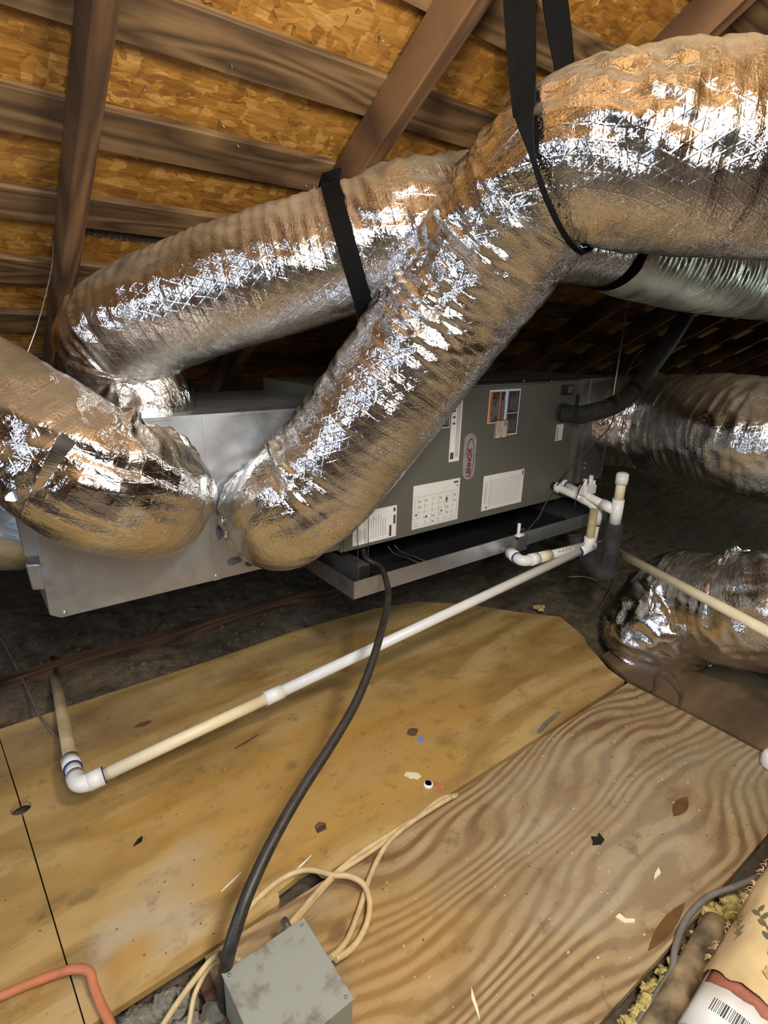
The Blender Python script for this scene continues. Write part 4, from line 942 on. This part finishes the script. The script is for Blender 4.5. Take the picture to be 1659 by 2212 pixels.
# frayed edge of the cloth
bm = bmesh.new(); rf = random.Random(2)
for i in range(64):
    s = .0+.36*rf.random(); t = -1.30; p = rs(s, t if TXT < 0 else -t, r0+.003); q = rs(s+rf.uniform(-.012, .012), (t-.03-rf.random()*.09) if TXT < 0 else -(t-.03-rf.random()*.09), r0+.006+rf.random()*.006)
    tube_bm(bm, [p, p.lerp(q, .5)+ax*.003, q], .0007, 4)
bm_obj('frayed_threads', bm, M['fabric'], fr)['kind'] = 'stuff'

# ---------------------------------------------------------------- small things left on the plywood
def chip(name, px, py, pts, z0, h, m, lab, cat, group=None, ang=0, sc=1):
    c = atz(px, py, z0); bm = bmesh.new(); n = len(pts)
    def W_(x, y, z): return (c.x+(x*math.cos(ang)-y*math.sin(ang))*sc, c.y+(x*math.sin(ang)+y*math.cos(ang))*sc, z0+z)
    A = [bm.verts.new(W_(x, y, .0002)) for x, y in pts]; B = [bm.verts.new(W_(x*.96, y*.96, h*(1+.6*noise.noise((x*90, y*90, px))))) for x, y in pts]
    bm.faces.new(A[::-1]); bm.faces.new(B)
    for i in range(n): bm.faces.new((A[i], A[(i+1) % n], B[(i+1) % n], B[i]))
    return tag(bm_obj(name, bm, M[m]), lab, cat, group)
# white ring cap
cp_ = empty('ring_of_plastic'); c = atz(925, 1698, .0); tag(cp_, 'small white plastic ring cap lying near the floor seam', 'cap')
bm = bmesh.new(); tube_bm(bm, [c, c+UP*.011, c+UP*.011, c+UP*.0085], [.015, .0135, .0095, .0085], 20); bm_obj('ring', bm, M['pvc'], cp_)
chip('paper_scrap', 891, 1675, [(-.024, .008), (-.014, .018), (.018, .004), (.024, -.012), (.006, -.020), (.0, -.012), (-.012, -.010), (-.016, -.002)], 0, .0015, 'pvc_old', 'pale torn paper scrap beside the white ring cap', 'scrap', ang=-.3)
chip('tape_scrap', 908, 1597, [(-.016, .004), (.012, .014), (.010, -.006), (-.002, -.016)], 0, .002, 'bluebit', 'blue plastic bit beside a bent shaving on the orange panel', 'scrap')
chip('wood_chip', 895, 1583, [(-.024, .008), (-.008, .020), (.012, .014), (.016, .0), (-.004, -.012), (-.018, -.008)], 0, .006, 'ply_c', 'curled brown shaving touching the blue plastic bit', 'wood chip')
chip('wood_chip', 948, 1698, [(-.010, .020), (.002, .024), (.012, -.012), (.002, -.022), (-.006, -.006)], 0, .003, 'coral', 'pinkish splinter right of the white ring cap', 'wood chip')
chip('dry_leaf', 1291, 1816, [(-.024, .0), (-.012, .006), (-.006, .016), (.006, .004), (.02, .010), (.014, -.010), (-.004, -.012)], -.003, .006, 'black', 'black curled dry leaf on the zebra grained panel', 'leaf')
chip('wood_chip', 308, 1567, [(-.026, .0), (-.006, .010), (.022, .008), (.028, .0), (.006, -.009)], 0, .006, 'darkwood', 'dark wood chip beyond the yellowed pipe', 'wood chip')
chip('wood_chip', 300, 1819, [(-.014, -.006), (.0, .006), (.012, .010), (.006, -.004)], 0, .005, 'black', 'tiny black chip below the pipe elbow', 'wood chip')
chip('wood_chip', 533, 1603, [(-.045, -.003), (.0, .002), (.045, .006), (.044, .003), (.0, -.004)], 0, .004, 'darkwood', 'long dark splinter under the white coupling', 'wood chip', ang=.1)
chip('wood_chip', 1183, 1562, [(-.075, -.010), (-.01, .008), (.075, .014), (.08, .006), (.0, -.006), (-.07, -.018)], 0, .006, 'greycable', 'grey weathered splinter lying along the floor seam', 'wood chip', ang=0)
chip('wood_chip', 693, 1788, [(-.016, -.010), (-.012, .012), (.004, .016), (.016, .002), (.010, -.012)], 0, .004, 'darkwood', 'dark crumb cluster beside the black whip', 'wood chip')
chip('wood_chip', 1350, 1984, [(-.02, .006), (-.008, .010), (.0, -.002), (.02, -.006), (.016, -.012), (-.006, -.010)], -.003, .004, 'pvc_old', 'curled pale shaving left of the long plug', 'wood chip', ang=-.5)
chip('wood_chip', 1420, 1895, [(-.02, .0), (.0, .008), (.022, .010), (.012, -.002)], -.003, .008, 'pvc_old', 'pale splintered chip right of the black leaf', 'wood chip')
chip('wood_chip', 1024, 2172, [(-.004, -.03), (.004, -.01), (.010, .03), (.0, .012)], -.003, .004, 'pvc_old', 'pale upright splinter near the bottom frame edge', 'wood chip', ang=-.3)
for (px, py, ln, a, lab) in ((650, 1870, .06, .25, 'white paint scratch right of the black whip'), (500, 1905, .05, .3, 'white scratch on the panel left of the black whip')):
    chip('splinter', px, py, [(-ln, -.002), (0, -.004), (ln, -.001), (ln, .002), (0, .004), (-ln, .002)], 0, .0006, 'paper', lab, 'splinter', ang=a, sc=.6)
# crumbs over the zebra panel: too many to count
bm = bmesh.new(); rc = random.Random(8)
for i in range(150):
    x, y = rc.uniform(.45, 1.82), rc.uniform(.29, .82); s = rc.choice((.001, .0014, .002, .003))
    res = bmesh.ops.create_icosphere(bm, subdivisions=1, radius=s)
    for v in res['verts']: v.co = Vector((v.co.x*rc.uniform(.8, 1.9), v.co.y, v.co.z*.5)) + Vector((x, y, -.002))
for i in range(70):
    x, y = rc.uniform(.05, 1.8), rc.uniform(.86, 1.8); s = rc.choice((.0008, .0012, .0018))
    res = bmesh.ops.create_icosphere(bm, subdivisions=1, radius=s)
    for v in res['verts']: v.co = Vector((v.co.x*rc.uniform(.8, 1.9), v.co.y, v.co.z*.5)) + Vector((x, y, .001))
tag(bm_obj('sawdust_crumbs', bm, M['cream']), 'pale sawdust crumbs scattered on the plywood', 'debris', kind='stuff')
bm = bmesh.new()
for i in range(420):
    if i < 300: x, y = rc.uniform(-.2, 1.9), rc.uniform(1.86, 2.5)
    else: x, y = rc.uniform(1.9, 2.8), rc.uniform(.9, 1.6)
    s = rc.uniform(.004, .013); res = bmesh.ops.create_icosphere(bm, subdivisions=1, radius=s); zz = floor_h(x, y)
    for v in res['verts']: v.co = Vector((v.co.x*rc.uniform(.7, 1.8), v.co.y*rc.uniform(.7, 1.3), v.co.z*.7)) + Vector((x, y, zz+s*.2))
tag(bm_obj('rubble', bm, M['soil']), 'grey loose rubble on the fill behind the plywood', 'rubble', kind='stuff')
# white plastic thing at the right edge
c = atz(1668, 1655, .0); bm = bmesh.new(); tube_bm(bm, [c, c+UP*.004, c+UP*.03, c+UP*.045, c+UP*.05], [.030, .033, .033, .028, .016], 24)
tag(bm_obj('bottle_top', bm, M['pvc']), 'white plastic lid cut by the right frame edge', 'lid')
# dark ink stamp on the sheathing seen between the left rafters
bm = bmesh.new(); ri = random.Random(4); x = .335
while x < .60:
    wd = ri.uniform(.004, .012); h0 = ri.uniform(.0, .012)
    roof_slab(bm, x, x+wd, 1.305+h0*.4, 1.345-h0, 1.0632, 1.0642); x += wd+ri.uniform(.002, .006)
o = bm_obj('ink_stamp', bm, M['ink'], ceiling); o['label'] = 'faded black ink stamp on the sheathing'
# roofing nails poking through the sheathing, and mastic daubs by the collar
bm = bmesh.new(); rq_ = random.Random(21)
for i in range(46):
    p = rp(rq_.uniform(-.2, 1.9), rq_.uniform(.45, 1.5), 1.064); q = p - RN*rq_.uniform(.012, .03) + Vector((rq_.uniform(-.008, .008), rq_.uniform(-.008, .008), 0))
    tube_bm(bm, [p, q], [.0016, .0008], 5)
o = bm_obj('roofing_nails', bm, M['galv_dark'], ceiling); o['kind'] = 'stuff'
for i, (px, py, sx, sz) in enumerate(((506, 1212, .022, .012), (540, 1216, .016, .010), (474, 1150, .010, .022))):
    c = aty(px, py, PY-.001); bm = bmesh.new(); A = [bm.verts.new((c.x+sx*(1+.4*noise.noise((k*.9, i, 3)))*math.cos(k*.42), PY-.0016, c.z+sz*(1+.5*noise.noise((k*.7, i, 9)))*math.sin(k*.42))) for k in range(15)]
    f = bm.faces.new(A); r_ = bmesh.ops.extrude_face_region(bm, geom=[f])
    for v in r_['geom']:
        if isinstance(v, bmesh.types.BMVert): v.co.y += .0014
    o = bm_obj('mastic_daub', bm, M['mastic'], tp)
